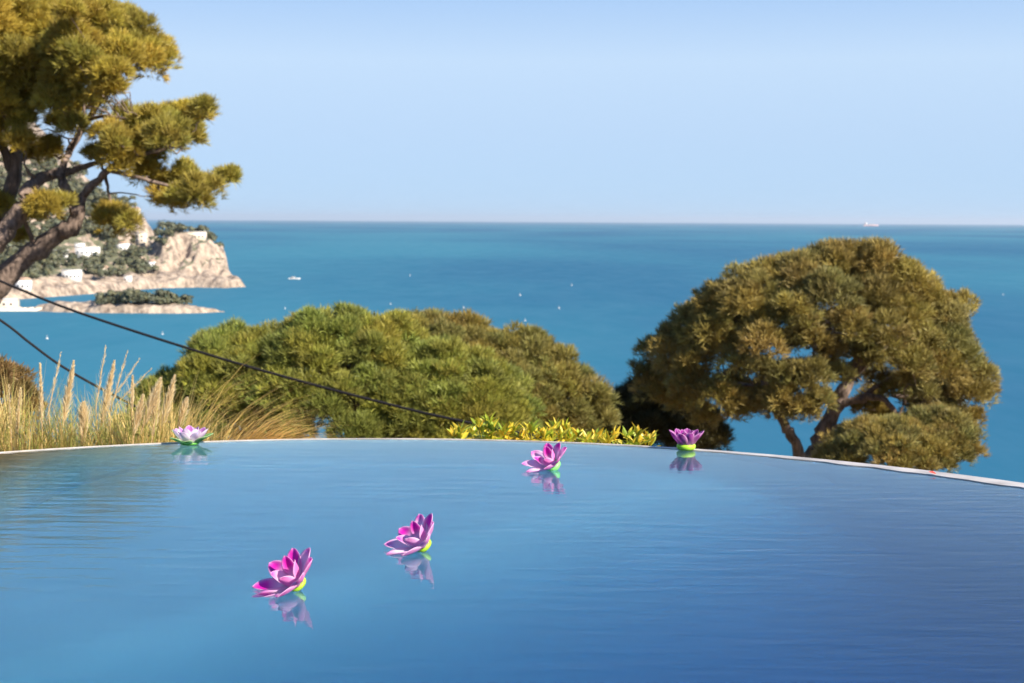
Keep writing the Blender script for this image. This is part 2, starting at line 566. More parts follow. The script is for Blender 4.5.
tag(mb.build('ground', M['ground'], smooth=True), kind='structure')
SEA = -60.0
mb = MB()
S_ = 120000
mb.add([(-S_, -2000, SEA), (S_, -2000, SEA), (S_, S_, SEA), (-S_, S_, SEA)], [(0, 1, 2, 3)])
tag(mb.build('sea', M['sea']), kind='structure')

# ---------------------------------------------------------------- headland
def vnoise(x, y, seed):
    """smooth value noise"""
    xi = np.floor(x).astype(int); yi = np.floor(y).astype(int)
    fx, fy = x - xi, y - yi
    fx = fx * fx * (3 - 2 * fx); fy = fy * fy * (3 - 2 * fy)
    def h(a, b_):
        n = np.sin(a * 127.1 + b_ * 311.7 + seed * 74.7) * 43758.5453
        return n - np.floor(n)
    return (h(xi, yi) * (1 - fx) + h(xi + 1, yi) * fx) * (1 - fy) + (h(xi, yi + 1) * (1 - fx) + h(xi + 1, yi + 1) * fx) * fy

def fbm(x, y, seed=0, o=5):
    s, a = 0, .5
    for k in range(o):
        s = s + a * vnoise(x * 2 ** k, y * 2 ** k, seed + k); a *= .5
    return s

COAST = np.array([(-242, 1288), (-254, 1262), (-285, 1272), (-312, 1258), (-331, 1180), (-352, 1120), (-372, 1075), (-398, 1030), (-450, 985),
                  (-620, 930), (-1500, 900), (-1500, 2400), (-700, 2400), (-420, 1800), (-300, 1480), (-268, 1360)], float)

def poly_sd(x, y, P):
    """signed distance to polygon, positive inside"""
    d = np.full(x.shape, 1e9); ins = np.zeros(x.shape, bool)
    n = len(P)
    for i in range(n):
        ax, ay = P[i]; bx, by = P[(i + 1) % n]
        ex, ey = bx - ax, by - ay
        t = np.clip(((x - ax) * ex + (y - ay) * ey) / (ex * ex + ey * ey), 0, 1)
        d = np.minimum(d, np.hypot(x - ax - t * ex, y - ay - t * ey))
        c = ((ay > y) != (by > y)) & (x < (bx - ax) * (y - ay) / (by - ay + 1e-12) + ax)
        ins ^= c
    return np.where(ins, d, -d)

def head_z(x, y):
    w = 14 * (fbm(x / 45, y / 45, 3) - .5)
    d = poly_sd(x, y, COAST) + w
    ss = lambda t: np.clip(t, 0, 1) ** 2 * (3 - 2 * np.clip(t, 0, 1))
    z = -2 + 9.0 * ss((d + 1) / 7)                       # rock shelf at the water
    # cliff block at the tip
    q = np.hypot((x + 309) / np.where(x > -309, 45, 36), (y - 1380) / 72) + .75 * (fbm(x / 17, y / 24, 9) - .5)
    z = z + 31 * ss((1.36 - q) / 1.0) * ss(d / 8)
    # slope climbing away from the water
    z = z + .30 * np.maximum(0, d - 8) * ss((-225 - x) / 120)
    # knoll and the big hill on the left
    z = z + 26 * np.exp(-(((x + 392) / 38) ** 2 + ((y - 1450) / 70) ** 2))
    z = z + 62 * np.exp(-(((x + 640) / 150) ** 2 + ((y - 1560) / 240) ** 2))
    z = z + np.clip((-x - 366) * .50, 0, 85) * np.exp(-((y - 1520) / 170) ** 2)
    gully = -15 * np.abs(fbm(x / 11, y / 46, 51, 4) - .5) + 7 * (fbm(x / 4.5, y / 9, 61, 3) - .5)
    rough = gully * ss((z - 9) / 12) * ss((-q + 1.7) / .5) + (fbm(x / 18, y / 18, 21) - .5) * 12 + (fbm(x / 6, y / 6, 31, 3) - .5) * 6
    z = z + rough * ss(d / 12)
    return np.where(d < -3, SEA - 4, SEA + z)

gx = np.concatenate([np.linspace(-1300, -640, 60), np.linspace(-636, -215, 260)])
gy = np.concatenate([np.linspace(900, 1020, 40), np.linspace(1022.5, 1480, 190), np.linspace(1486, 2200, 80)])
GX, GY = np.meshgrid(gx, gy)
GZ = head_z(GX, GY)
dzx = np.gradient(GZ, axis=1) / np.gradient(GX, axis=1); dzy = np.gradient(GZ, axis=0) / np.gradient(GY, axis=0)
slope = np.hypot(dzx, dzy)
hgt = GZ - SEA
veg = np.clip(1.05 - slope * .75, 0, .75) * np.clip((hgt - 9) / 8, 0, 1)
n_x = len(gx)
mb = MB()
ii, jj = np.meshgrid(np.arange(n_x - 1), np.arange(len(gy) - 1))
k0 = (jj * n_x + ii).ravel()
mb.add(np.c_[GX.ravel(), GY.ravel(), GZ.ravel()], np.c_[k0, k0 + 1, k0 + 1 + n_x, k0 + n_x], np.c_[veg.ravel()] * [[1, 1, 1]])
tag(mb.build('headland', M['rock'], smooth=True), kind='structure')

# rocky islet in front of it
ISL = np.array([(-300, 925), (-250, 918), (-205, 922), (-186, 938), (-205, 948), (-240, 958), (-285, 968), (-312, 960), (-318, 938)], float)
def isl_z(x, y):
    d = poly_sd(x, y, ISL) + 7 * (fbm(x / 14, y / 14, 5) - .5)
    ss = lambda t: np.clip(t, 0, 1) ** 2 * (3 - 2 * np.clip(t, 0, 1))
    z = -1 + 5.2 * ss((d + 1) / 6) + .12 * np.maximum(0, d - 4) + (fbm(x / 7, y / 7, 8) - .5) * 4 * ss(d / 4)
    z = z - 3 * ss((x + 225) / 40)
    return np.where(d < -2.5, SEA - 3, SEA + z)
ix = np.linspace(-335, -175, 130); iy = np.linspace(905, 985, 70)
IX, IY = np.meshgrid(ix, iy)
mb = MB()
ii, jj = np.meshgrid(np.arange(129), np.arange(69)); k0 = (jj * 130 + ii).ravel()
mb.add(np.c_[IX.ravel(), IY.ravel(), isl_z(IX, IY).ravel()], np.c_[k0, k0 + 1, k0 + 131, k0 + 130], (0, 0, 0))
tag(mb.build('islet', M['rock'], smooth=True), kind='structure')

def hit(px, py, fz, lo=850, hi=2200, step=2.0):
    d = ray(px, py)
    Y = np.arange(lo, hi, step)
    x = d[0] / d[1] * Y; z = CAM_Z + d[2] / d[1] * Y
    g = fz(x, Y)
    k = np.where(g > z)[0]
    if len(k) == 0: return None
    i = k[0]
    return np.array([x[i], Y[i], g[i]])

# breakwater running from the left to the islet
bw = empty('breakwater', (-380, 935, SEA), 'low pale stone breakwater joining the rocky islet to the shore at left', 'breakwater')
mb = MB()
pa, pb = np.array([-560, 925.0]), np.array([-300, 940.0])
for i in range(52):
    t = (i + .5) / 52
    p = pa + (pb - pa) * t
    mb.box((p[0] + 380, p[1] - 935, 0.6 + .25 * math.sin(i * 2.1)), (5.0, 7 + 1.2 * math.sin(i * 1.3), 3.4), .06 + .05 * math.sin(i))
mb.box((-430 + 380, 932.5 - 935, .3), (262, 9, 2.4), math.atan2(15, 260))
mb.build('wall', M['cream_wall'], bw)

# ---------------------------------------------------------------- houses on the headland
def house(px, py, w, dpt, h, mat, roof, label, rot=0.0, storeys=1, ncol=4, group='houses on the headland', Yh=None):
    p = hit(px, py, head_z)
    if Yh or p is None:
        p = at(px, py, Yh or 1300)
        if Yh: p[2] = float(head_z(np.array([p[0]]), np.array([p[1]]))[0]) + .8
    t = empty('white_villa' if mat == 'white_wall' else 'stone_house', (p[0], p[1], p[2] - 1.0), label, 'house', group)
    t.rotation_euler = (0, 0, rot)
    mb = MB(); mb.box((0, 0, h / 2 - .8), (w, dpt, h + 3.6)); mb.build('wall', M[mat], t)
    top = h + 1.0
    mb = MB()
    if roof == 'flat':
        mb.box((0, 0, top + .25), (w + .8, dpt + .8, .45)); mb.build('roof', M['flat_roof'], t)
    else:
        e_ = .6; hw, hd = w / 2 + e_, dpt / 2 + e_; rh = 1.8
        V = [(-hw, -hd, top), (hw, -hd, top), (hw, hd, top), (-hw, hd, top), (-hw + hd * .8, 0, top + rh), (hw - hd * .8, 0, top + rh)]
        mb.add(V, [(0, 1, 5, 4), (2, 3, 4, 5), (1, 2, 5, 5), (3, 0, 4, 4), (0, 3, 2, 1)]); mb.build('roof', M['roof'], t)
    for s in range(storeys):
        zz = 1.9 + s * (h - .4) / storeys
        for c in range(ncol):
            xx = -w / 2 + (c + .5) * w / ncol
            mb = MB(); mb.box((xx, -dpt / 2 - .03, zz + .2), (min(1.6, w / ncol * .5), .12, 1.7)); mb.build('window', M['glass'], t)
    return t

house(88, 260, 20, 10, 11, 'white_wall', 'flat', 'large white villa of two storeys in the middle of the wooded headland slope', .12, 2, 5)
house(80, 250, 8, 7, 5, 'white_wall', 'flat', 'small white block standing just above and left of the large white villa', .1, 1, 2)
house(61, 256, 12, 7, 5, 'white_wall', 'flat', 'low white house left of the large villa, beside the pine branch', .25, 1, 3)
house(72, 279, 15, 8, 6, 'white_wall', 'flat', 'long low white house below the large villa, nearer the water', .1, 1, 5)
house(123, 250, 11, 8, 6, 'white_wall', 'tile', 'white house with a tiled roof right of the large villa', -.1, 1, 3)
house(110, 252, 7, 6, 3, 'white_wall', 'flat', 'smallest flat white house between the villa and the tiled house', .1, 1, 2)
house(142, 246, 9, 9, 12, 'cream_wall', 'flat', 'tall cream stone house on the pale knoll of the headland', -.2, 3, 2)
house(136, 215, 8, 7, 5, 'cream_wall', 'tile', 'small cream house highest on the knoll, below the hanging pine bough', 0, 1, 2)
house(193, 240, 25, 9, 5.5, 'cream_wall', 'flat', 'long cream house on top of the sea cliff', -.05, 1, 7, Yh=1372)
house(128, 281, 6, 5, 4, 'white_wall', 'flat', 'tiny white hut at the shore behind the islet', 0, 1, 2)
house(7, 316, 14, 10, 11, 'cream_wall', 'flat', 'cream stone building by the water at the left edge of the picture', 0, 3, 3)
house(37, 243, 9, 7, 5, 'cream_wall', 'tile', 'cream house behind the pine trunk on the upper slope', .2, 1, 3)

house(104, 272, 8, 6, 4, 'cream_wall', 'tile', 'small cream house among the trees right of the long low white house', 0, 1, 2)
house(43, 262, 10, 7, 5, 'cream_wall', 'flat', 'cream flat-roofed house just above the thick pine branch', .2, 1, 3)
house(24, 288, 11, 8, 6, 'white_wall', 'tile', 'white house with tiled roof near the shore, beside the upper cable', .1, 1, 3)
house(152, 266, 7, 6, 4, 'white_wall', 'tile', 'little white house in the trees at the left foot of the sea cliff', -.1, 1, 2)

# ---------------------------------------------------------------- distant trees
def leafball(mb, c, r, n, size, cols, flat=.75, seed=0):
    g = np.random.default_rng(seed)
    d = g.normal(size=(n, 3)); d /= np.linalg.norm(d, axis=1)[:, None]
    d[:, 2] = np.where(d[:, 2] < -.35, -d[:, 2], d[:, 2])
    rad = r * (.62 + .38 * g.random(n)) * (1 + .22 * np.sin(3 * d[:, 0] + 5 * d[:, 1] + seed))
    p = c + d * rad[:, None] * np.array([1, 1, flat])
    u = g.normal(size=(n, 3)); u -= (u * d).sum(1)[:, None] * d * .6; u /= np.linalg.norm(u, axis=1)[:, None]
    w = np.cross(d, u)
    s = size * (.6 + .8 * g.random(n))[:, None]
    V = np.stack([p - u * s, p + w * s * .7, p + u * s, p - w * s * .7], 1).reshape(-1, 3)
    C = np.repeat(np.asarray(cols)[g.integers(0, len(cols), n)] * (.8 + .4 * g.random((n, 1))), 4, 0)
    mb.add(V, np.arange(4 * n).reshape(-1, 4), C)

far_protos = []
for k in range(4):
    mb = MB()
    g = np.random.default_rng(100 + k)
    for q in range(5):
        o = g.normal(size=3) * [.45, .45, .22]
        leafball(mb, np.array([o[0], o[1], .62 + o[2]]), .48 + .2 * g.random(), 85, .15, [(1, 1, 1), (.85, .95, .9), (1.15, 1.05, .8)], .8, seed=k * 9 + q)
    mb.tube([(0, 0, -.4), (.02, 0, .3), (0, .03, .8)], [.07, .06, .03], 5, (.6, .5, .5))
    far_protos.append(mb.build('distant_pine', M['pine_far'], link=False))
g = np.random.default_rng(5)
cnt = 0
used = []
def far_tree(p, s, label, group):
    k = int(g.integers(0, 4))
    o = far_protos[k].copy()
    scn.collection.objects.link(o)
    o.location = (p[0], p[1], p[2] - s * .1)
    o.scale = (s, s, s * (.75 + .35 * g.random()))
    o.rotation_euler = (0, 0, g.random() * 6.28)
    return tag(o, label, 'tree', group)
tries = 0
while cnt < 190 and tries < 6000:
    tries += 1
    px = g.uniform(-8, 236); py = g.uniform(165, 300)
    p = hit(px, py, head_z, step=4)
    if p is None: continue
    i = np.argmin(abs(gx - p[0])); j = np.argmin(abs(gy - p[1]))
    if slope[j, i] > 1.15 or p[2] - SEA < 11: continue
    if px > 165 and 246 < py < 285 and g.random() < .93: continue
    if 62 < px < 104 and 238 < py < 262 or 180 < px < 208 and py > 232 or 62 < px < 84 and 268 < py < 283 or 138 < px < 150 and 215 < py < 250 or 116 < px < 132 and 240 < py < 254 or 98 < px < 110 and 266 < py < 280 or 16 < px < 32 and 282 < py < 296 or 147 < px < 157 and 260 < py < 274: continue
    s = g.uniform(5.0, 9.5)
    if any((p[0] - q[0]) ** 2 + (p[1] - q[1]) ** 2 < 22 for q in used): continue
    used.append(p)
    far_tree(p, s, 'grey green pine or bush among the many on the headland slope', 'pines and bushes on the headland')
    cnt += 1
for px, py, s in [(178, 240, 8), (199, 235, 9), (205, 236, 9), (211, 241, 8), (216, 248, 7), (213, 252, 6)]:
    p = at(px, py, 1400)
    far_tree((p[0], p[1], p[2] - 2), s, 'dark pine standing on top of the sea cliff beside the long house', 'pines on top of the sea cliff')
for k in range(22):
    px = 98 + (186 - 98) * (k + g.uniform(-.3, .3)) / 21
    p = hit(px, 305 - 2 * g.random(), isl_z, 900, 990, .5)
    if p is None: p = at(px, 303, 945)
    far_tree((p[0], p[1] + g.uniform(0, 8), p[2]), g.uniform(6.0, 8.0) * (1 if 104 < px < 172 else .75), 'round olive pine in the row of trees on the rocky islet', 'pines on the islet')

# ---------------------------------------------------------------- boats and buoys
def buoy(px, py, label, s=1.0):
    s *= .78
    p = on_z(px, py, SEA)
    mb = MB()
    a = np.linspace(0, 2 * math.pi, 10, endpoint=False)
    prof = [(.15, -.5), (.75, -.25), (.95, .1), (.8, .55), (.32, .85), (.12, 1.0), (.10, 1.9), (.25, 2.0), (.22, 2.35), (.02, 2.5)]
    V = np.concatenate([np.c_[r * np.cos(a), r * np.sin(a), np.full(10, z)] for r, z in prof]) * s
    mb.add(V, [(j * 10 + i, j * 10 + (i + 1) % 10, (j + 1) * 10 + (i + 1) % 10, (j + 1) * 10 + i) for j in range(len(prof) - 1) for i in range(10)])
    o = mb.build('mooring_buoy', M['hull'], smooth=True)
    o.location = p
    tag(o, label, 'buoy', 'white buoys on the bay')
buoy(47, 339, 'white buoy on the water below the breakwater, between the two cables', 1.0)
buoy(162.5, 334.5, 'white buoy just above the upper cable, left of the green pine', .85)
buoy(285, 309, 'white buoy just left of the top of the green pine crown', .9)
buoy(390.5, 304.5, 'white buoy directly above the brownish pine top', .8)
buoy(410, 276, 'solitary white buoy high above the middle pines, right of the motorboat', 1.0)
buoy(463.5, 308, 'white buoy above the falling right slope of the middle pine crowns', .95)
buoy(520, 295.5, 'white buoy in the middle of the loose cluster above the pines', 1.15)
buoy(525, 321, 'lowest white buoy of the cluster above the middle pines', .85)
buoy(559, 308.6, 'white buoy at the right side of the cluster, lower of two', 1.0)
buoy(571.5, 285.5, 'topmost white buoy of the cluster, the farthest right', 1.1)
buoy(1003, 295, 'white buoy right of the big round pine near the picture edge', .9)

def hull_mesh(mb, L, Bm, D, c=None):
    """pointed bow at +x"""
    st = []
    for t in np.linspace(0, 1, 9):
        x = -L / 2 + L * t
        wd = Bm / 2 * (1 - max(0, (t - .5) / .5) ** 2.2) + .01
        st.append([(x, -wd, D + D * .35 * t * t), (x, -wd * .75, 0), (x, 0, -D * .3), (x, wd * .75, 0), (x, wd, D + D * .35 * t * t)])
    V = np.array(st).reshape(-1, 3)
    Fc = [(j * 5 + i, j * 5 + i + 1, (j + 1) * 5 + i + 1, (j + 1) * 5 + i) for j in range(8) for i in range(4)]
    Fc += [(j * 5 + 4, j * 5, (j + 1) * 5, (j + 1) * 5 + 4) for j in range(8)]
    Fc += [(0, 1, 2, 3), (3, 4, 0, 0)]
    mb.add(V, Fc, c)
p = on_z(294.5, 279.3, SEA)
t = empty('motorboat', p, 'white motorboat cruising on the open bay left of centre', 'boat')
t.rotation_euler = (0, 0, .1)
mb = MB(); hull_mesh(mb, 12, 3.4, 1.1); mb.build('hull', M['hull'], t)
mb = MB(); mb.box((-1.6, 0, 1.9), (4.6, 2.4, 1.5)); mb.build('cabin', M['hull'], t)
mb = MB(); mb.box((-1.5, -1.22, 2.1), (3.4, .06, .6)); mb.build('window', M['glass'], t)
p = on_z(871, 226.2, SEA)
k_ = p[1] / F_PX
t = empty('cargo_ship', p, 'tiny cargo ship on the horizon above the round pine', 'ship')
mb = MB(); hull_mesh(mb, 15 * k_, 2.2 * k_, 1.3 * k_); mb.build('hull', M['red_hull'], t)
mb = MB(); mb.box((-5.2 * k_, 0, 2.3 * k_), (3.0 * k_, 1.8 * k_, 2.2 * k_)); mb.build('bridge', M['hull'], t)
mb = MB(); mb.box((-6.2 * k_, 0, 3.7 * k_), (.6 * k_, .6 * k_, .8 * k_)); mb.build('funnel', M['red_hull'], t)
mb = MB()
for q in range(3): mb.box((-1.5 * k_ + q * 2.2 * k_, 0, 1.65 * k_), (1.8 * k_, 1.5 * k_, .5 * k_))
mb.build('cargo_hold', M['cream_wall'], t)

# ---------------------------------------------------------------- pines
def needle_tufts(mb, P, A, nb, length, width, cols, g, spread=.75):
    """P,A: tuft roots and axes; every tuft is nb thin needles fanning round its axis"""
    n = len(P)
    D = A[:, None, :] + g.normal(size=(n, nb, 3)) * spread * .62
    D /= np.linalg.norm(D, axis=2)[:, :, None] + 1e-9
    L = length * (.65 + .6 * g.random((n, nb, 1)))
    s = np.cross(D, g.normal(size=(n, nb, 3)))
    s /= np.linalg.norm(s, axis=2)[:, :, None] + 1e-9
    B_ = np.broadcast_to(P[:, None, :], D.shape)
    w = width * .5
    V = np.stack([B_ + s * w * .7, B_ - s * w * .7, B_ + D * L * .6 - s * w, B_ + D * L, B_ + D * L * .6 + s * w], 2)
    V = V.reshape(-1, 3)
    base = np.arange(n * nb)[:, None] * 5
    F4 = base + np.array([[0, 1, 2, 4]]); F3 = base + np.array([[4, 2, 3, 3]])
    Fc = np.concatenate([F4, F3])
    C = np.repeat(cols, nb * 5, 0)
    mb.add(V, Fc, C)


def sphere_dirs(n, g):
    d = g.normal(size=(n, 3)); return d / np.linalg.norm(d, axis=1)[:, None]


def crown(mb, puffs, tuft, g, palette, dens=1.0, nb=9, flat=.8, sub=(.42, .6), nsub=1.0, wid=.13, twigs=None):
    """puffs: list of (centre, radius).  Each puff is a cluster of boughs, each bough a shell of needle tufts"""
    pal = np.asarray(palette, float)
    for c, r in puffs:
        ns = max(4, int(nsub * 13 * (.8 + .4 * g.random())))
        d = sphere_dirs(ns * 2, g)
        d = d[np.argsort(-(.6 * d[:, 2] + 1.1 * g.random(ns * 2)))][:ns]
        pc = pal[g.integers(0, len(pal))] * (.85 + .3 * g.random())
        for k in range(ns):
            sr = r * g.uniform(*sub)
            sc = c + d[k] * r * (.50 + .28 * g.random()) * np.array([1, 1, flat])
            nt_ = max(10, int(dens * 4 * math.pi * sr * sr / (tuft * tuft) * .55))
            e = sphere_dirs(nt_, g)
            e[:, 2] = np.where(e[:, 2] < -.45, -e[:, 2], e[:, 2])
            pos = sc + e * (sr * (.55 + .45 * g.random((nt_, 1)) ** .6)) * np.array([1, 1, flat])
            ax = e * .8 + np.array([0, 0, .55]) + .35 * d[k]
            ax /= np.linalg.norm(ax, axis=1)[:, None]
            bc = pc * (.85 + .3 * g.random()) * (1 + .12 * (g.random(3) - .5))
            cols = bc * (.75 + .5 * g.random((nt_, 1)))
            needle_tufts(mb, pos, ax, nb + 2, tuft * 1.6, tuft * wid * .8, cols, g)
        if twigs is not None:
            twigs.append((c, r))


def branch_to(mb, joints, c, r, g, r0=.03, c_=None):
    """a crooked bough from the nearest limb joint into a puff"""
    J = np.asarray([j[0] for j in joints]); dist = np.linalg.norm(J - c, axis=1) + .4 * np.maximum(0, J[:, 2] - c[2])
    i = int(np.argmin(dist)); s = J[i]
    L = np.linalg.norm(c - s)
    if L < .05: return
    ts = np.linspace(0, 1, 6)
    P = s + (c - s) * ts[:, None]
    P[1:-1] += g.normal(size=(4, 3)) * L * .055
    P[:, 2] += -.03 * L * np.sin(ts * math.pi)
    rr_ = min(joints[i][1] * .6, r0 + .012 * L)
    mb.tube(P, np.linspace(rr_, rr_ * .35, 6), 6)


def limbs_px(mb, lines, joints, g, jit=0.0):
    """lines: list of [(px,py,Y,radius_px),...]"""
    for ln in lines:
        P = np.array([at(a_, b_, Y_) for a_, b_, Y_, q_ in ln]); r = np.array([q_ * Y_ / F_PX for a_, b_, Y_, q_ in ln])
        n = len(P)
        tt = np.linspace(0, n - 1, (n - 1) * 5 + 1)
        # Catmull-Rom
        Q = []
        for t_ in tt:
            i = min(int(t_), n - 2); f = t_ - i
            p0, p1, p2, p3 = P[max(i - 1, 0)], P[i], P[i + 1], P[min(i + 2, n - 1)]
            Q.append(.5 * ((2 * p1) + (-p0 + p2) * f + (2 * p0 - 5 * p1 + 4 * p2 - p3) * f ** 2 + (-p0 + 3 * p1 - 3 * p2 + p3) * f ** 3))
        Q = np.array(Q)
        rr_ = np.interp(tt, np.arange(n), r) * (1 + .07 * np.sin(tt * 5))
        if jit: Q[1:-1] += g.normal(size=(len(Q) - 2, 3)) * jit * rr_[1:-1, None]
        mb.tube(Q, rr_, 10)
        for q, rq in zip(Q[::2], rr_[::2]): joints.append((q, rq))


# --- the tall pine at the left
YL = 45.0
g = np.random.default_rng(21)
lp = []
def P_(lst, Y, jY, out):
    for px, py, r in lst:
        out.append((at(px, py, Y + g.uniform(-jY, jY)), 1.08 * r * Y / F_PX))
P_([(150, 62, 24), (133, 38, 24), (112, 30, 24), (92, 28, 24), (60, 24, 22), (30, 18, 28), (98, 62, 26), (68, 58, 24), (35, 62, 30), (5, 45, 32),
    (-30, 30, 45), (8, 95, 26), (38, 95, 24), (62, 88, 18), (162, 64, 13), (122, 62, 20), (80, 38, 22), (52, 104, 15), (100, 20, 14)], YL, 2.7, lp)
P_([(8, 12, 20), (-32, -2, 30), (26, 8, 16), (-75, -5, 50), (-70, 40, 45), (-60, 90, 45), (-20, 85, 28), (-10, 5, 22), (48, 12, 12)], YL, 3.0, lp)
P_([(195, 118, 16), (203, 112, 11), (178, 128, 22), (152, 130, 22), (128, 126, 18), (135, 150, 24), (162, 152, 24), (186, 145, 17), (110, 140, 15),
    (118, 160, 16), (222, 184, 11), (229, 178, 7), (207, 194, 14), (190, 203, 16), (168, 192, 18), (182, 178, 15), (150, 176, 14), (172, 208, 12), (140, 172, 14)], YL, 2.0, lp)
P_([(118, 225, 18), (106, 216, 11), (130, 222, 9), (52, 155, 13), (35, 158, 11), (70, 112, 14), (84, 103, 10), (60, 130, 14), (28, 128, 16), (10, 125, 14), (75, 128, 10),
    (45, 210, 15), (62, 205, 9), (30, 216, 9), (18, 238, 8), (-6, 205, 14), (-25, 150, 30), (-50, 190, 30), (20, 145, 12), (95, 158, 9), (-12, 118, 22)], YL, 1.7, lp)
base = at(-70, 470, YL); base[2] = float(ground_z(np.array([base[0]]), np.array([base[1]]))[0]) - .2
P_([(45, 40, 24), (58, 72, 20), (88, 82, 17), (108, 96, 16), (20, 68, 24), (75, 48, 22), (-10, 70, 26), (50, 90, 18), (25, 110, 18), (112, 78, 16), (44, 14, 14), (70, 16, 12), (78, 62, 18), (90, 45, 20), (120, 55, 18), (140, 60, 18), (15, 55, 24), (28, 85, 20), (0, 110, 20), (65, 100, 14), (142, 140, 18), (170, 140, 18), (150, 160, 14), (118, 145, 14), (195, 190, 12), (160, 200, 10), (92, 106, 12)], YL - 1.5, 2.5, lp)
tree = empty('tall_pine', base, 'tall golden green pine with crooked bare limbs at the left edge', 'tree')
tb = MB(); J = []
limbs_px(tb, [
    [(-78, 640, YL, 24), (-75, 520, YL, 22), (-62, 400, YL, 19), (-40, 330, YL, 16), (-12, 296, YL, 13), (0, 284, YL, 11.5), (22, 260, YL, 10.5), (50, 240, YL, 9.5), (72, 226, YL, 8.5), (78, 211, YL, 7.5), (74, 197, YL, 6)],
    [(-62, 400, YL, 15), (-45, 320, YL - 0.75, 13), (-18, 262, YL - 1.00, 12), (2, 234, YL - 1.00, 10), (16, 218, YL - 1.00, 9), (24, 200, YL - 1.00, 8), (33, 184, YL - 0.50, 6.5), (46, 176, YL, 5.5), (62, 173, YL + 0.25, 5), (80, 168, YL + 0.50, 3), (105, 160, YL + 0.75, 2.2)],
    [(74, 197, YL, 5.5), (66, 190, YL, 5), (61, 180, YL, 4.5), (62, 172, YL, 4), (70, 150, YL + 0.50, 3.4), (88, 120, YL + 1.00, 3), (110, 85, YL + 1.00, 2.4), (130, 50, YL + 1.00, 1.6)],
    [(78, 211, YL, 5), (83, 196, YL, 4.4), (97, 181, YL - 0.25, 3.8), (108, 170, YL - 0.50, 3.2), (128, 158, YL - 0.75, 2.6), (160, 150, YL - 0.75, 2), (190, 140, YL - 0.75, 1.4)],
    [(-45, 320, YL - 0.75, 12), (-20, 240, YL + 0.50, 10), (4, 205, YL + 0.75, 8), (14, 175, YL + 0.75, 7), (17, 152, YL + 0.75, 6), (18, 115, YL + 0.75, 5), (30, 70, YL + 0.50, 4), (45, 30, YL, 3)],
    [(14, 175, YL + 0.75, 5), (0, 140, YL + 0.75, 4.5), (-15, 80, YL + 0.50, 4), (-20, 20, YL, 3)],
    [(108, 170, YL - 0.50, 2.4), (140, 178, YL - 0.50, 2), (170, 186, YL - 0.50, 1.6), (205, 190, YL - 0.50, 1.1)],
    [(105, 172, YL, 2), (108, 190, YL, 1.6), (112, 208, YL, 1.3), (118, 222, YL, 1)],
    [(36, 247, YL, 3), (31, 236, YL - 0.25, 2.4), (24, 215, YL - 0.50, 1.8), (40, 208, YL - 0.50, 1.2)],
    [(70, 150, YL + 0.50, 2.2), (78, 135, YL, 1.8), (84, 108, YL, 1.6), (77, 86, YL, 1.2)],
    [(88, 120, YL + 1.00, 2.2), (104, 116, YL, 1.8), (120, 118, YL - 0.50, 1.5), (150, 122, YL - 0.75, 1)],
], J, g, .12)
for c, r in lp: branch_to(tb, J, c, r, g, .05)
tb.build('trunk', M['bark'], tree, smooth=True, origin=base)
cb = MB()
crown(cb, lp, .17, g, [(1, 1, 1), (1.12, 1.03, .9), (.9, .92, .9), (1.1, 1.0, .85)], dens=1.15, nb=10, flat=.92, sub=(.40, .62), nsub=1.0, wid=.12)
cb.build('crown', M['pine_gold'], tree, origin=base)


def dome_puffs(lobes, Y, depth_k, n, rpx, g, zcut=None, back=.35):
    """puffs spread over overlapping ellipsoid lobes given as (px,py,rx_px,ry_px,dY)"""
    out = []
    L = [(at(px, py, Y + dY), rx * Y / F_PX, ry * Y / F_PX) for px, py, rx, ry, dY in lobes]
    area = np.array([a_ * b_ for _, a_, b_ in L]); area = area / area.sum()
    for (c, a_, b_), sh in zip(L, area):
        m_ = int(n * sh); k = 0; pts = []
        while k < m_ * 30 and len(pts) < m_:
            k += 1
            d = sphere_dirs(1, g)[0]
            if d[2] < -.25: continue
            if d[1] > .3 and g.random() > back: continue
            r = g.uniform(*rpx) * Y / F_PX
            p = c + d * np.array([a_ - r * .8, a_ * depth_k - r * .8, b_ - r * .8]) * g.uniform(.9, 1.02)
            if any(((p - c2) / np.array([a2, a2 * depth_k, b2]) @ ((p - c2) / np.array([a2, a2 * depth_k, b2]))) < .5 for c2, a2, b2 in L if c2 is not c): continue
            if any(np.linalg.norm(p - q[0]) < (r + q[1]) * .46 for q in pts): continue
            pts.append((p, r))
        out += pts
    return out


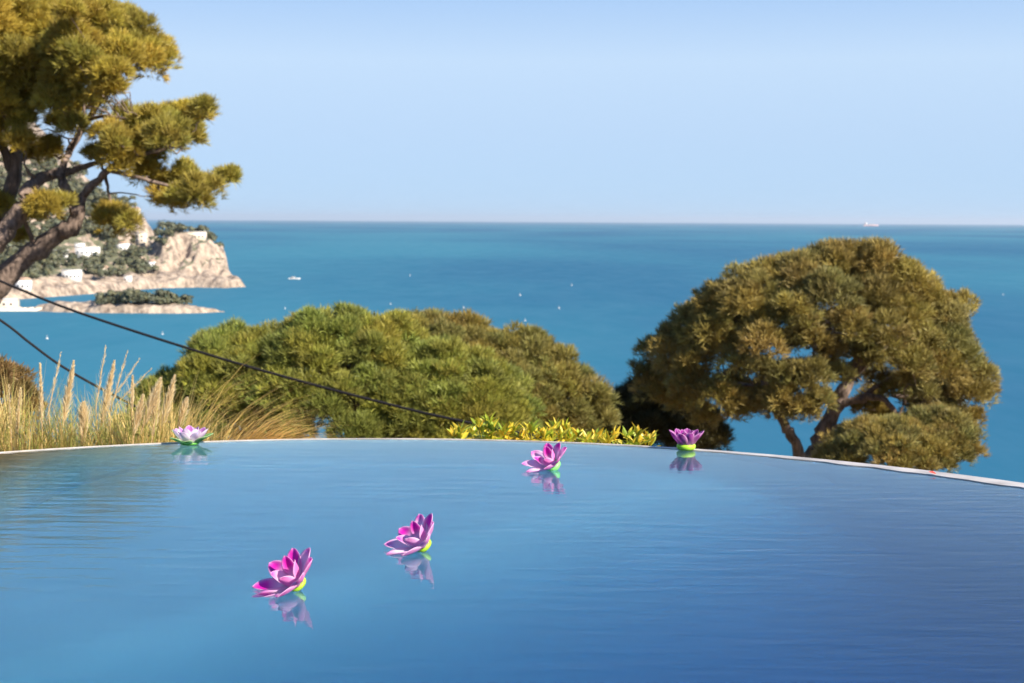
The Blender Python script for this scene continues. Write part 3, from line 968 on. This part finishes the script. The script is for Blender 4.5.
def dome_pine(name, label, lobes, Y, mat, tuft, rpx, n, palette, seed, dens=.6, depth_k=.9, base_px=None, nb=9, cat='tree', wid=.13, back=.35):
    g = np.random.default_rng(seed)
    pf = dome_puffs(lobes, Y, depth_k, n, rpx, g, back=back)
    bx = base_px if base_px is not None else lobes[0][0]
    b0 = at(bx, 440, Y); gz = float(ground_z(np.array([b0[0]]), np.array([b0[1]]))[0]); b0[2] = gz - .2
    t = empty(name, b0, label, cat)
    tb = MB(); J = []
    top = at(lobes[0][0], lobes[0][1], Y)
    hgt_ = top[2] - b0[2]
    ts = np.linspace(0, 1, 9)
    P = b0 + (top - b0) * ts[:, None]; P[1:-1] += g.normal(size=(7, 3)) * .06 * [1, 1, 0]
    rr_ = np.linspace(.035 * hgt_ + .05, .05, 9)
    tb.tube(P, rr_, 10)
    J += [(q, r_) for q, r_ in zip(P[4:], rr_[4:])]
    for px, py, rx, ry, dY in lobes:
        c = at(px, py + ry * .25, Y + dY)
        s = P[5]
        Q = s + (c - s) * np.linspace(0, 1, 8)[:, None]; Q[1:-1] += g.normal(size=(6, 3)) * .05; Q[:, 2] -= .12 * np.linalg.norm(c - s) * np.sin(np.linspace(0, math.pi, 8))
        tb.tube(Q, np.linspace(.09, .045, 8), 8)
        J += [(q, .06) for q in Q[2:]]
    for c, r in pf: branch_to(tb, J, c, r, g, .02)
    tb.build('trunk', M['bark'], t, smooth=True, origin=b0)
    cb = MB()
    crown(cb, pf, tuft, g, palette, dens=dens, nb=nb, flat=.95, sub=(.42, .62), nsub=.95, wid=wid)
    cb.build('crown', M[mat], t, origin=b0)
    return t

PAL = [(1, 1, 1), (1.1, 1.05, .9), (.88, .95, 1), (1.12, 1.02, .9)]
dome_pine('umbrella_pine', 'broad bright green pine crown seen from above in the middle',
          [(345, 412, 108, 106, 0), (440, 428, 92, 88, -.2), (245, 420, 88, 92, .2), (186, 440, 66, 68, .3), (158, 448, 40, 62, .3), (498, 440, 42, 62, -.1)], 28, 'pine_green', .105, (17, 28), 190, PAL, 41, dens=.9)
dome_pine('umbrella_pine', 'browner pine crown behind and right of the bright green one',
          [(440, 400, 92, 86, 0), (515, 408, 76, 78, 0), (572, 420, 42, 52, -.3)], 37, 'pine_brown', .135, (15, 24), 130, PAL, 42, dens=.9)
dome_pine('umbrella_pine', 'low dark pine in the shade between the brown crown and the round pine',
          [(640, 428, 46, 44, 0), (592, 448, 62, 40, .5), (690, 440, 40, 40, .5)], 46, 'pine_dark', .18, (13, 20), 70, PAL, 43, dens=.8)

# --- the big round pine at the right
YR = 40.0
g = np.random.default_rng(77)
front = [(850, 262, 25), (822, 260, 24), (878, 262, 25), (903, 280, 24), (795, 274, 24), (770, 278, 22), (745, 285, 21), (722, 300, 21), (704, 305, 16), (690, 322, 18),
         (672, 334, 14), (656, 352, 18), (645, 372, 12), (655, 385, 16), (680, 352, 22), (714, 332, 24), (748, 312, 25), (780, 307, 24), (828, 296, 25), (868, 296, 25),
         (928, 302, 20), (946, 316, 16), (946, 337, 20), (962, 360, 19), (978, 374, 16), (984, 394, 12), (968, 396, 18), (940, 368, 22), (920, 338, 22), (952, 414, 16),
         (930, 398, 16), (912, 366, 18), (900, 310, 24), (762, 345, 22), (740, 366, 20), (790, 340, 16), (806, 378, 18), (798, 398, 18), (773, 404, 15), (820, 402, 12),
         (832, 352, 13), (690, 388, 20), (720, 396, 18), (670, 402, 14), (704, 418, 11), (732, 412, 11), (700, 362, 20), (770, 372, 16), (735, 340, 20), (780, 400, 16), (800, 414, 12), (763, 404, 13), (818, 402, 12), (838, 376, 13), (735, 408, 11),
         (850, 320, 16), (885, 330, 18), (960, 432, 10), (972, 420, 10)]
rp_ = []
cx, cy, RX, RY_ = 822, 352, 172, 122
fill = [(872, 388, 11), (892, 384, 12), (862, 402, 10), (915, 392, 13), (878, 404, 8), (880, 372, 13), (905, 378, 13), (925, 408, 14), (908, 418, 12), (945, 428, 14), (935, 420, 14), (885, 412, 9), (835, 325, 20), (850, 345, 16), (815, 330, 18), (870, 345, 16), (895, 345, 18), (800, 312, 20), (885, 305, 20), (845, 300, 20), (790, 370, 16), (755, 388, 14), (860, 368, 12), (925, 385, 16), (700, 340, 18), (665, 365, 16), (730, 380, 16)]
for k in range(400):
    px, py = g.uniform(640, 985), g.uniform(250, 425)
    if ((px - 818) / 160) ** 2 + ((py - 350) / 100) ** 2 > 1 or len(fill) > 75: continue
    if 855 < px < 915 and 368 < py < 420 or 745 < px < 850 and py > 392 or 690 < px < 745 and py > 410: continue
    fill.append((px, py, g.uniform(13, 19)))
for px, py, r in fill:
    rp_.append((at(px, py + 8, YR + g.uniform(-1.2, 3.0)), r * YR / F_PX))
for px, py, r in front:
    py = 462 - (462 - py) * .955
    q = min(.97, ((px - cx) / RX) ** 2 + ((py - cy) / RY_) ** 2)
    d = 4.4 * math.sqrt(1 - q) * g.uniform(.75, 1.0)
    rp_.append((at(px, py, YR - d), 1.05 * r * YR / F_PX))
    if g.random() < .75 and py < 345:
        px2, py2 = px + g.uniform(-8, 8), py + g.uniform(2, 12)
        rp_.append((at(px2, py2, YR + d * .9), r * YR / F_PX))
b0 = at(810, 480, YR); b0[2] = float(ground_z(np.array([b0[0]]), np.array([b0[1]]))[0]) - .3
tree = empty('round_pine', b0, 'big round olive pine with forked trunk beyond the right of the pool', 'tree')
tb = MB(); J = []
gpx = 222 + (CAM_Z - b0[2]) / YR * F_PX
limbs_px(tb, [
    [(796, gpx, YR, 15), (800, 560, YR, 12), (810, 490, YR, 10.5), (816, 455, YR, 9.5), (823, 432, YR, 9), (836, 406, YR, 7.5), (850, 378, YR, 6.5), (862, 350, YR, 5.5), (868, 325, YR, 4.5), (872, 290, YR, 3)],
    [(804, 520, YR, 7), (802, 470, YR - .3, 6.2), (796, 446, YR - .5, 5.5), (787, 428, YR - .6, 5), (776, 410, YR - .6, 4.2), (766, 390, YR - .6, 3.6), (762, 366, YR - .5, 3), (750, 335, YR - .4, 2.4), (745, 305, YR, 1.8)],
    [(836, 406, YR, 4.5), (858, 400, YR - .3, 3.8), (880, 398, YR - .6, 3.2), (892, 408, YR - .8, 2.6), (905, 422, YR - .9, 2)],
    [(858, 400, YR - .3, 3), (880, 385, YR - .3, 2.6), (905, 372, YR - .4, 2.2), (935, 365, YR - .5, 1.8)],
    [(850, 378, YR, 4), (878, 352, YR - .2, 3.4), (905, 325, YR - .3, 2.6), (925, 305, YR, 2)],
    [(850, 378, YR, 3.8), (825, 356, YR - .2, 3.2), (800, 330, YR - .3, 2.6), (780, 300, YR, 2)],
    [(862, 350, YR, 3.6), (848, 320, YR, 3), (835, 285, YR, 2.2)],
    [(776, 410, YR - .6, 3.2), (745, 392, YR - .8, 2.6), (715, 382, YR - .8, 2.2), (680, 372, YR - .6, 1.6)],
    [(892, 395, YR - .5, 2.2), (925, 398, YR - .6, 1.9), (955, 400, YR - .6, 1.5)],
    [(823, 432, YR, 3), (845, 424, YR - .5, 2.4), (862, 432, YR - 1, 1.8)],
    [(905, 400, YR - .9, 1.6), (900, 414, YR - 1.0, 1.4), (894, 428, YR - 1.2, 1.1)],
], J, g, .15)
for c, r in rp_:
    if c[0] < (792 - 512) / F_PX * YR and c[2] < at(700, 388, YR)[2]: continue      # the low left boughs hang from those above
    branch_to(tb, J, c, r, g, .03)
for px, py, r, d in [(792, 314, 16, 4.2), (806, 328, 14, 4.2), (815, 344, 13, 4.0), (800, 340, 12, 3.6), (775, 412, 11, .5), (754, 410, 11, .8)]:
    rp_.append((at(px, py, YR - d), r * YR / F_PX))
tb.build('trunk', M['bark'], tree, smooth=True, origin=b0)
cb = MB()
crown(cb, rp_, .135, g, PAL, dens=.9, nb=9, flat=.95, sub=(.42, .62), nsub=1.0, wid=.13)
cb.build('crown', M['pine_olive'], tree, origin=b0)
dome_pine('bushy_pine', 'low bushy olive pine right in front of the round pine trunk',
          [(890, 460, 64, 40, 0), (934, 452, 46, 44, .3), (850, 466, 36, 32, .2)], 34, 'pine_olive', .125, (9, 21), 80, PAL, 52, dens=.9, base_px=895)

# ---------------------------------------------------------------- cables
def cable(name, pts, rad, label):
    P = np.array([at(*q) for q in pts]); n = len(P)
    tt = np.linspace(0, n - 1, (n - 1) * 8 + 1)
    Q = []
    for t_ in tt:
        i = min(int(t_), n - 2); f = t_ - i
        p0, p1, p2, p3 = P[max(i - 1, 0)], P[i], P[i + 1], P[min(i + 2, n - 1)]
        Q.append(.5 * ((2 * p1) + (-p0 + p2) * f + (2 * p0 - 5 * p1 + 4 * p2 - p3) * f ** 2 + (-p0 + 3 * p1 - 3 * p2 + p3) * f ** 3))
    mb = MB(); mb.tube(Q, rad, 8)
    o = mb.build(name, M['cable'], smooth=True)
    return tag(o, label, 'cable', 'overhead cables')
cable('power_cable', [(-160, 208, 27.8), (-70, 250, 26.9), (12, 286, 26.1), (80, 313, 25.5), (200, 352, 24.5), (300, 381, 23.7), (400, 407, 23.0), (452, 419, 22.6), (560, 441, 22), (680, 462, 21.4)], .023,
      'upper dark cable crossing from the tall pine to the middle pine crown')
cable('power_cable', [(-160, 215, 15), (-70, 276, 15), (0, 320, 15.1), (30, 343, 15.2), (60, 365, 15.3), (100, 388, 15.4), (160, 418, 15.6), (230, 447, 15.8), (330, 478, 16)], .0135,
      'lower dark cable dropping behind the dry grass at left')

# ---------------------------------------------------------------- ornamental grass on the bank
def blade(mb, p, az, lean, L, w, col, droop, g, seg=7):
    """one curved blade: starts upright, bends over by droop"""
    d = np.array([math.cos(az), math.sin(az), 0.0])
    th_ = lean; q = np.array(p, float)
    side = np.array([-d[1], d[0], 0])
    V = []
    st = L / seg
    for i in range(seg + 1):
        t_ = i / seg
        ww = w * (1 - t_ ** 1.6) * .5 + .0004
        V += [q - side * ww, q + side * ww]
        q = q + st * (d * math.sin(th_) + np.array([0, 0, math.cos(th_)]))
        th_ += droop / seg * (.4 + 1.2 * t_)
    mb.add(V, [(2 * i, 2 * i + 1, 2 * i + 3, 2 * i + 2) for i in range(seg)], col)


def tussock(px, Y, label, n=180, hpx=85, cols=None, plumes=(), arch=None, width_px=30, seed=0, green=.4):
    g = np.random.default_rng(seed)
    b0 = at(px, 450, Y); b0[2] = float(ground_z(np.array([b0[0]]), np.array([b0[1]]))[0]) - .02
    s = Y / F_PX
    t = empty('pampas_grass', b0, label, 'grass clump', 'dry grass clumps along the pool')
    mb = MB()
    full = (at(px, 446 - hpx, Y)[2] - b0[2])
    for i in range(int(n * 2.1)):
        rr_ = width_px * s * .55 * math.sqrt(g.random()); a_ = g.random() * 6.28
        p = (rr_ * math.cos(a_), rr_ * math.sin(a_) * .8, 0)
        L = full * g.uniform(.62, 1.08)
        u = g.random()
        col = np.array([(1.0, 1.0, 1.0), (1.15, 1.1, 1.1), (.8, .74, .6), (.62, .8, .5), (.45, .68, .42)][int(np.clip(u / (1 - green) * 3, 0, 2.99)) if u < 1 - green else int(g.integers(3, 5))]) * g.uniform(.75, 1.15)
        az = a_ + g.normal() * .5
        lean = abs(g.normal()) * .16; droop = g.uniform(.15, 1.9)
        if arch and g.random() < arch[2]:
            az = arch[0] + g.normal() * .45; droop = arch[1] * g.uniform(.75, 1.15); L = full * g.uniform(.9, 1.5); lean = g.uniform(.15, .8)
            col = np.array((1.25, 1.1, .85)) * g.uniform(.8, 1.25)
        blade(mb, p, az, lean, L, g.uniform(.005, .011) * (1.4 if arch and L > full * 1.0 else 1), col, droop, g)
    mb.build('blades', M['straw'], t)
    for (tx, ty), (ex, ey), wpx, wisp in plumes:
        A_ = at(ex, ey, Y - .1) - b0; T = at(tx, ty, Y - .1) - b0
        base_ = A_ + (A_ - T) * .12
        base_[2] = min(base_[2], 0.0) if False else base_[2]
        foot = np.array([base_[0] * .7, base_[1] * .5, 0.0])
        mb = MB()
        mb.tube([foot, base_ * .6 + foot * .4, base_, A_ + (T - A_) * .4, T], [.0045, .004, .0035, .003, .001], 5, (.95, .85, .7))
        ax = T - A_; Lp = np.linalg.norm(ax); ax = ax / Lp
        nh = int(620 if not wisp else 90)
        tt = g.random(nh) ** .8
        for q in tt:
            pt = A_ + ax * Lp * q * .97
            prof = (q + .03) ** .35 * (1.02 - q) ** 1.05 * 1.45
            d = g.normal(size=3); d -= (d @ ax) * ax; d /= np.linalg.norm(d) + 1e-9
            hl = wpx * s * .60 * prof * g.uniform(.6, 1.2) + .006
            D = ax * g.uniform(2.0, 4.2) + d
            D /= np.linalg.norm(D)
            sd_ = np.cross(D, g.normal(size=3)); sd_ /= np.linalg.norm(sd_)
            tip = pt + D * hl * 3.0 + np.array([0, 0, -.10 * hl])
            c = np.array((1, 1, 1)) * g.uniform(.8, 1.15)
            mid = pt + D * hl * 1.6
            ww = .0024 if not wisp else .0014
            mb.add([pt - sd_ * ww * .5, pt + sd_ * ww * .5, mid + sd_ * ww, tip, mid - sd_ * ww], [(0, 1, 2, 4), (4, 2, 3, 3)], c)
        mb.build('plume', M['plume'], t)
    return t

tussock(-18, 9.6, 'straw grass clump cut by the left edge of the picture', 170, 72, width_px=45, seed=1, green=.25)
tussock(22, 9.4, 'grass clump at left with one thin upright plume and a short plume', 230, 62, plumes=[((40, 363), (42, 425), 4, False), ((21, 388), (17, 436), 4, False), ((9, 384), (11, 436), 3, True)], width_px=46, seed=2, green=.35)
tussock(68, 9.5, 'green and straw clump with a leaning plume and a stubby pale plume', 250, 52, plumes=[((74, 360), (63, 425), 9, False), ((84, 402), (83, 446), 14, False), ((61, 352), (50, 405), 5, True)], width_px=48, seed=3, green=.6)
tussock(108, 9.7, 'clump with the tallest leaning tan plume, right of the stubby one', 230, 52, plumes=[((114.5, 360), (101, 428), 10, False), ((128, 350), (112, 405), 5, True), ((106, 345), (97, 400), 5, True)], width_px=44, seed=4, green=.6)
tussock(142, 9.3, 'clump with three broad golden plumes left of the white floating lotus', 210, 56, plumes=[((161, 378), (142, 430), 13, False), ((143, 395), (134, 435), 9, False), ((159, 388), (152, 438), 8, False), ((132.6, 376), (132, 410), 3, False)], width_px=40, seed=5, green=.35)
tussock(172, 9.5, 'clump with two golden plumes standing behind the white floating lotus', 200, 58, plumes=[((175, 375), (161, 430), 10, False), ((187, 398), (178, 432), 9, False)], width_px=36, seed=6, green=.3)
tussock(205, 9.9, 'arching straw coloured clump bending to the right of the white lotus', 700, 33, arch=(0.05, 1.7, .85), width_px=40, seed=7, green=.15)
tussock(8, 10.9, 'back row grass clump in front of the brown shrub at left', 200, 78, width_px=55, seed=8, green=.3)
tussock(90, 11.0, 'back row green grass clump with long wispy blades against the sea', 240, 62, width_px=60, seed=9, green=.7, plumes=[((152, 368), (120, 400), 4, True), ((140, 358), (112, 400), 4, True)])
tussock(150, 10.8, 'back row yellow grass clump below the left end of the green pine', 230, 66, width_px=60, seed=10, green=.4, arch=(.2, 1.5, .3))

# brown shrub behind the grass at the left edge
g = np.random.default_rng(91)
b0 = at(2, 440, 12.6); b0[2] = float(ground_z(np.array([b0[0]]), np.array([b0[1]]))[0]) - .05
t = empty('dry_shrub', b0, 'rounded brown dry shrub behind the grass at the left edge', 'shrub')
pf = [(at(px, py, 12.6 + g.uniform(-.3, .3)), r * 12.6 / F_PX) for px, py, r in [(-5, 378, 20), (12, 384, 17), (24, 396, 13), (0, 400, 20), (20, 415, 16), (-25, 385, 22), (-15, 415, 22), (33, 408, 8), (5, 430, 18), (-45, 400, 24)]]
tb = MB()
for c, r in pf:
    P = np.linspace(0, 1, 6)[:, None] * (c - b0); P[1:-1] += g.normal(size=(4, 3)) * .03
    tb.tube(P, np.linspace(.02, .006, 6), 6)
tb.build('stems', M['bark'], t)
cb = MB(); crown(cb, pf, .05, g, [(1, 1, 1), (1.2, 1.0, .8), (.75, .8, .8)], dens=.45, nb=8, flat=.9, sub=(.4, .6), wid=.2)
cb.build('foliage', M['dry'], t, origin=b0)

# ---------------------------------------------------------------- yellow leaved shrubs at the far rim
def leaf(mb, p, D, L, w, col, g):
    D = D / np.linalg.norm(D)
    s = np.cross(D, np.array([0, 0, 1.0]) + .3 * g.normal(size=3)); s /= np.linalg.norm(s) + 1e-9
    n_ = np.cross(s, D)
    V = []
    for t_, ww in [(0, .12), (.25, .75), (.55, 1), (.8, .6), (1, .02)]:
        c = p + D * L * t_ - n_ * L * .22 * t_ * t_
        V += [c - s * w * ww * .5 + n_ * w * .15 * ww, c - n_ * w * .05, c + s * w * ww * .5 + n_ * w * .15 * ww]
    Fc = []
    for i in range(4):
        Fc += [(3 * i, 3 * i + 1, 3 * i + 4, 3 * i + 3), (3 * i + 1, 3 * i + 2, 3 * i + 5, 3 * i + 4)]
    mb.add(V, Fc, col)

def yshrub(px, top, wpx, label, seed):
    g = np.random.default_rng(seed)
    Y = 8.5
    b0 = at(px, 440, Y); b0[2] = float(ground_z(np.array([b0[0]]), np.array([b0[1]]))[0]) - .01
    s = Y / F_PX
    t = empty('yellow_shrub', b0, label, 'shrub', 'yellow leaved shrubs along the rim')
    sm, lm = MB(), MB()
    nros = max(4, int(wpx / 4))
    for k in range(nros):
        u = (k + .5) / nros - .5
        hx = px + u * wpx + g.uniform(-2, 2)
        c = at(hx, top + 8 + 12 * abs(u) ** 1.5 * 2 + g.uniform(-3, 9), Y + g.uniform(-.2, .25)) - b0
        P = np.array([(g.normal() * .02, g.normal() * .02, 0), c * [.5, .5, .5] + g.normal(size=3) * .02, c])
        sm.tube(P, [.006, .005, .003], 5, (.6, .6, .4))
        for lev in range(3):
            cc = c - np.array([0, 0, .055 * lev])
            nl = 9
            for i in range(nl):
                a_ = 6.283 * i / nl + lev + g.normal() * .2
                el = [1.05, .45, .1][lev] + g.normal() * .22
                D = np.array([math.cos(a_) * math.cos(el), math.sin(a_) * math.cos(el), math.sin(el)])
                col = np.array([(1, 1, 1), (1.2, 1.1, 1.3), (.6, .82, .8), (1.1, .85, .7), (.4, .62, .6)][g.integers(0, 5)]) * g.uniform(.8, 1.1)
                leaf(lm, cc, D, g.uniform(.06, .10), g.uniform(.020, .030), col, g)
    sm.build('stems', M['yellow_leaf'], t)
    lm.build('leaves', M['yellow_leaf'], t)
yshrub(457, 422, 16, 'narrow upright yellow shrub at the left end of the row', 201)
yshrub(486, 418, 30, 'tallest bushy yellow shrub, second from the left end of the row', 202)
yshrub(511, 421, 22, 'yellow shrub with drooping leaves, third from the left end', 203)
yshrub(536, 425, 28, 'yellow shrub directly above the farthest right tilted pink lotus', 204)
yshrub(562, 423, 34, 'wide dense yellow shrub in the middle of the row', 205)
yshrub(594, 431, 28, 'low sparse yellow shrub right of the dense one', 206)
yshrub(612, 433, 18, 'lowest yellow shrub, beside a dark gap in the row', 207)
yshrub(638, 430, 32, 'yellow shrub at the right end of the row, left of the upright lotus', 208)

# ---------------------------------------------------------------- floating lotus flowers
def petal(L, Wd, curl, col_in, col_out, edge, base_in, g, th_=.0016):
    """cupped pointed petal along +x, hollow side up; two skins"""
    nu, nv = 13, 9
    top, bot, ct, cb_ = [], [], [], []
    k0 = g.uniform(.12, .66)
    for i in range(nu):
        u = i / (nu - 1)
        wdt = Wd * .5 * (math.sin(math.pi * (.10 + .90 * u) ** 1.0) ** .62 if u < 1 else 0) + .0006
        a_ = curl * (u - .25)
        for j in range(nv):
            v = -1 + 2 * j / (nv - 1)
            x = L * u; y = wdt * v
            z = L * .5 * curl * u * u + wdt * .42 * v * v * (1 - .3 * u) + .002 * math.sin(7 * u + 3 * v)
            x -= L * .12 * curl * u * u
            top.append((x, y, z + th_ / 2)); bot.append((x, y, z - th_ / 2))
            e_ = max(abs(v) ** 5, np.clip((u - .9) / .1, 0, 1))
            k = np.clip((u - k0) / .34, 0, 1)
            ci = np.array(base_in) * (1 - k) + np.array(col_in) * k
            ci = ci * (1 - .85 * e_) + np.array(edge) * .85 * e_
            co = np.array(col_out) * (1 - .8 * e_) + np.array(edge) * .8 * e_
            co = co * (1 - .35 * (1 - u)) + np.array((.95, .80, .90)) * .35 * (1 - u)
            ct.append(ci); cb_.append(co)
    n = nu * nv
    Fc = []
    for i in range(nu - 1):
        for j in range(nv - 1):
            a1 = i * nv + j
            Fc.append((a1, a1 + nv, a1 + nv + 1, a1 + 1))
            Fc.append((n + a1, n + a1 + 1, n + a1 + nv + 1, n + a1 + nv))
        for j in (0, nv - 1):
            a1 = i * nv + j
            q = (a1, n + a1, n + a1 + nv, a1 + nv)
            Fc.append(q if j == 0 else q[::-1])
    return np.array(top + bot), Fc, np.array(ct + cb_)


MAG, PINK, EDGE, WHITE = (.78, .018, .52), (.90, .27, .66), (.95, .66, .87), (.95, .84, .92)


def lotus(px, py, label, tilt=0.0, yaw=0.0, S=1.0, layers=((9, 50, 1.0), (6, 26, .86)), base='lime', sink=.008, cols=(MAG, PINK, EDGE, WHITE), leaves=0, seed=0, base_r=.05, base_h=.032, curl=.32, petal_w=.052, L0=.098):
    g = np.random.default_rng(seed)
    p = on_z(px, py, 0.0)
    t = empty('floating_lotus', (p[0], p[1], p[2]), label, 'floating flower', 'artificial lotus flowers floating on the pool')
    Rm = Matrix.Rotation(yaw, 4, 'Z') @ Matrix.Rotation(tilt, 4, 'Y')
    t.matrix_world = Matrix.Translation((p[0], p[1], p[2] - sink)) @ Rm
    # base: a shallow foam cup with rounded rim
    mb = MB(); a = np.linspace(0, 2 * math.pi, 28, endpoint=False)
    prof = [(.001, 0), (.45, .02), (.72, .12), (.90, .30), (1.0, .55), (1.0, .80), (.95, .96), (.82, 1.03), (.5, 1.08), (.001, 1.1)]
    V = np.concatenate([np.c_[r * base_r * S * np.cos(a), r * base_r * S * np.sin(a), np.full(28, z * base_h * S)] for r, z in prof])
    mb.add(V, [(j * 28 + i, j * 28 + (i + 1) % 28, (j + 1) * 28 + (i + 1) % 28, (j + 1) * 28 + i) for j in range(len(prof) - 1) for i in range(28)])
    mb.build('base', M[base], t, smooth=True)
    for li, (n, opening, ls) in enumerate(layers):
        for k in range(n):
            L = L0 * S * ls * g.uniform(.94, 1.05)
            V, Fc, C = petal(L, petal_w * S * ls * g.uniform(.95, 1.05), curl * g.uniform(.7, 1.2), *cols, g)
            az = 2 * math.pi * (k + .5 * (li % 2)) / n + g.normal() * .04
            if tilt and li == 0:
                f_ = 1.06 - .16 * math.cos(az); V[:, 0] *= f_
            el = math.pi / 2 - R(opening + g.normal() * 3)
            r0 = base_r * S * (.80 - .28 * li)
            m4 = Matrix.Rotation(az, 4, 'Z') @ Matrix.Translation((r0, 0, base_h * S * .92)) @ Matrix.Rotation(-el, 4, 'Y')
            V = np.array([m4 @ Vector(q) for q in V])
            mb = MB(); mb.add(V, Fc, C)
            mb.build('petal', M['petal'], t, smooth=True)
    for k in range(leaves):
        V, Fc, C = petal(.098 * S * g.uniform(.9, 1.1), .062 * S, .10, (.2, .5, .1), (.16, .45, .08), (.75, .85, .55), (.1, .35, .05), g)
        az = 2 * math.pi * (k + .35) / leaves + g.normal() * .08
        m4 = Matrix.Rotation(az, 4, 'Z') @ Matrix.Translation((base_r * S * .7, 0, base_h * S * .4)) @ Matrix.Rotation(-R(26 + g.normal() * 8), 4, 'Y')
        V = np.array([m4 @ Vector(q) for q in V])
        mb = MB(); mb.add(V, Fc, C)
        mb.build('leaf', M['petal'], t, smooth=True)
    return t

lotus(300, 589, 'magenta and white floating lotus tipped left, nearest to the camera', tilt=R(-40), yaw=R(34), S=.95, seed=1, base_r=.034, base_h=.022, layers=((8, 60, 1.0), (4, 30, .80)), sink=-.006, L0=.118, petal_w=.066, curl=.16)
lotus(426, 550, 'pale pink tipped floating lotus, second nearest, near the middle of the pool', tilt=R(-41), yaw=R(28), S=.97, seed=12, base_r=.034, base_h=.022, layers=((8, 60, 1.0), (4, 30, .80)), sink=-.006, cols=(MAG, (.86, .44, .76), (.93, .74, .88), (.93, .86, .92)), L0=.116, petal_w=.064, curl=.16)
lotus(555, 469, 'tipped pink floating lotus with mint green base below the yellow shrubs', tilt=R(-38), yaw=R(34), S=.96, seed=3, base='mint', base_r=.042, base_h=.034, layers=((8, 56, 1.0), (4, 30, .80)), sink=.0, L0=.108, petal_w=.064, curl=.16)
lotus(190, 444.5, 'white and lilac floating lotus with green leaves at the left rim', S=1.0, seed=4, base='leafgreen', leaves=7, base_r=.052, base_h=.022, sink=.004,
      layers=((7, 50, .92), (5, 26, .86)), cols=((.58, .22, .58), (.93, .87, .90), (.92, .78, .89), (.88, .85, .84)), petal_w=.066)
lotus(686, 450, 'upright purple pink floating lotus on lime base by the far rim', S=1.0, seed=5, base_r=.050, base_h=.036, sink=.004, layers=((9, 42, .92), (5, 24, .80)), curl=.22, petal_w=.062, cols=((.42, .012, .38), (.40, .015, .35), (.90, .55, .82), (.6, .2, .5)))

# a small red leaf blown onto the rim
mb = MB(); g = np.random.default_rng(3)
leaf(mb, np.zeros(3), np.array([-1, .3, .5]), .035, .02, (1, 1, 1), g)
o = mb.build('fallen_leaf', M['red_leaf'])
p = on_z(936, 474, .008); o.location = p
tag(o, 'small red leaf lying on the white pool rim at right', 'leaf')

# ---------------------------------------------------------------- sea air
m = bpy.data.materials.new('sea_air'); m.use_nodes = True
nt = m.node_tree; nt.nodes.remove(nt.nodes['Principled BSDF'])
pv = N(nt, 'ShaderNodeVolumePrincipled')
pv.inputs['Color'].default_value = (.80, .88, .98, 1)
pv.inputs['Density'].default_value = 1.7e-5
pv.inputs['Anisotropy'].default_value = .2
nt.links.new(pv.outputs[0], nt.nodes['Material Output'].inputs['Volume'])
mb = MB(); mb.box((0, 59000, 70), (250000, 126000, 480))
o = mb.build('haze', m); tag(o, kind='stuff')
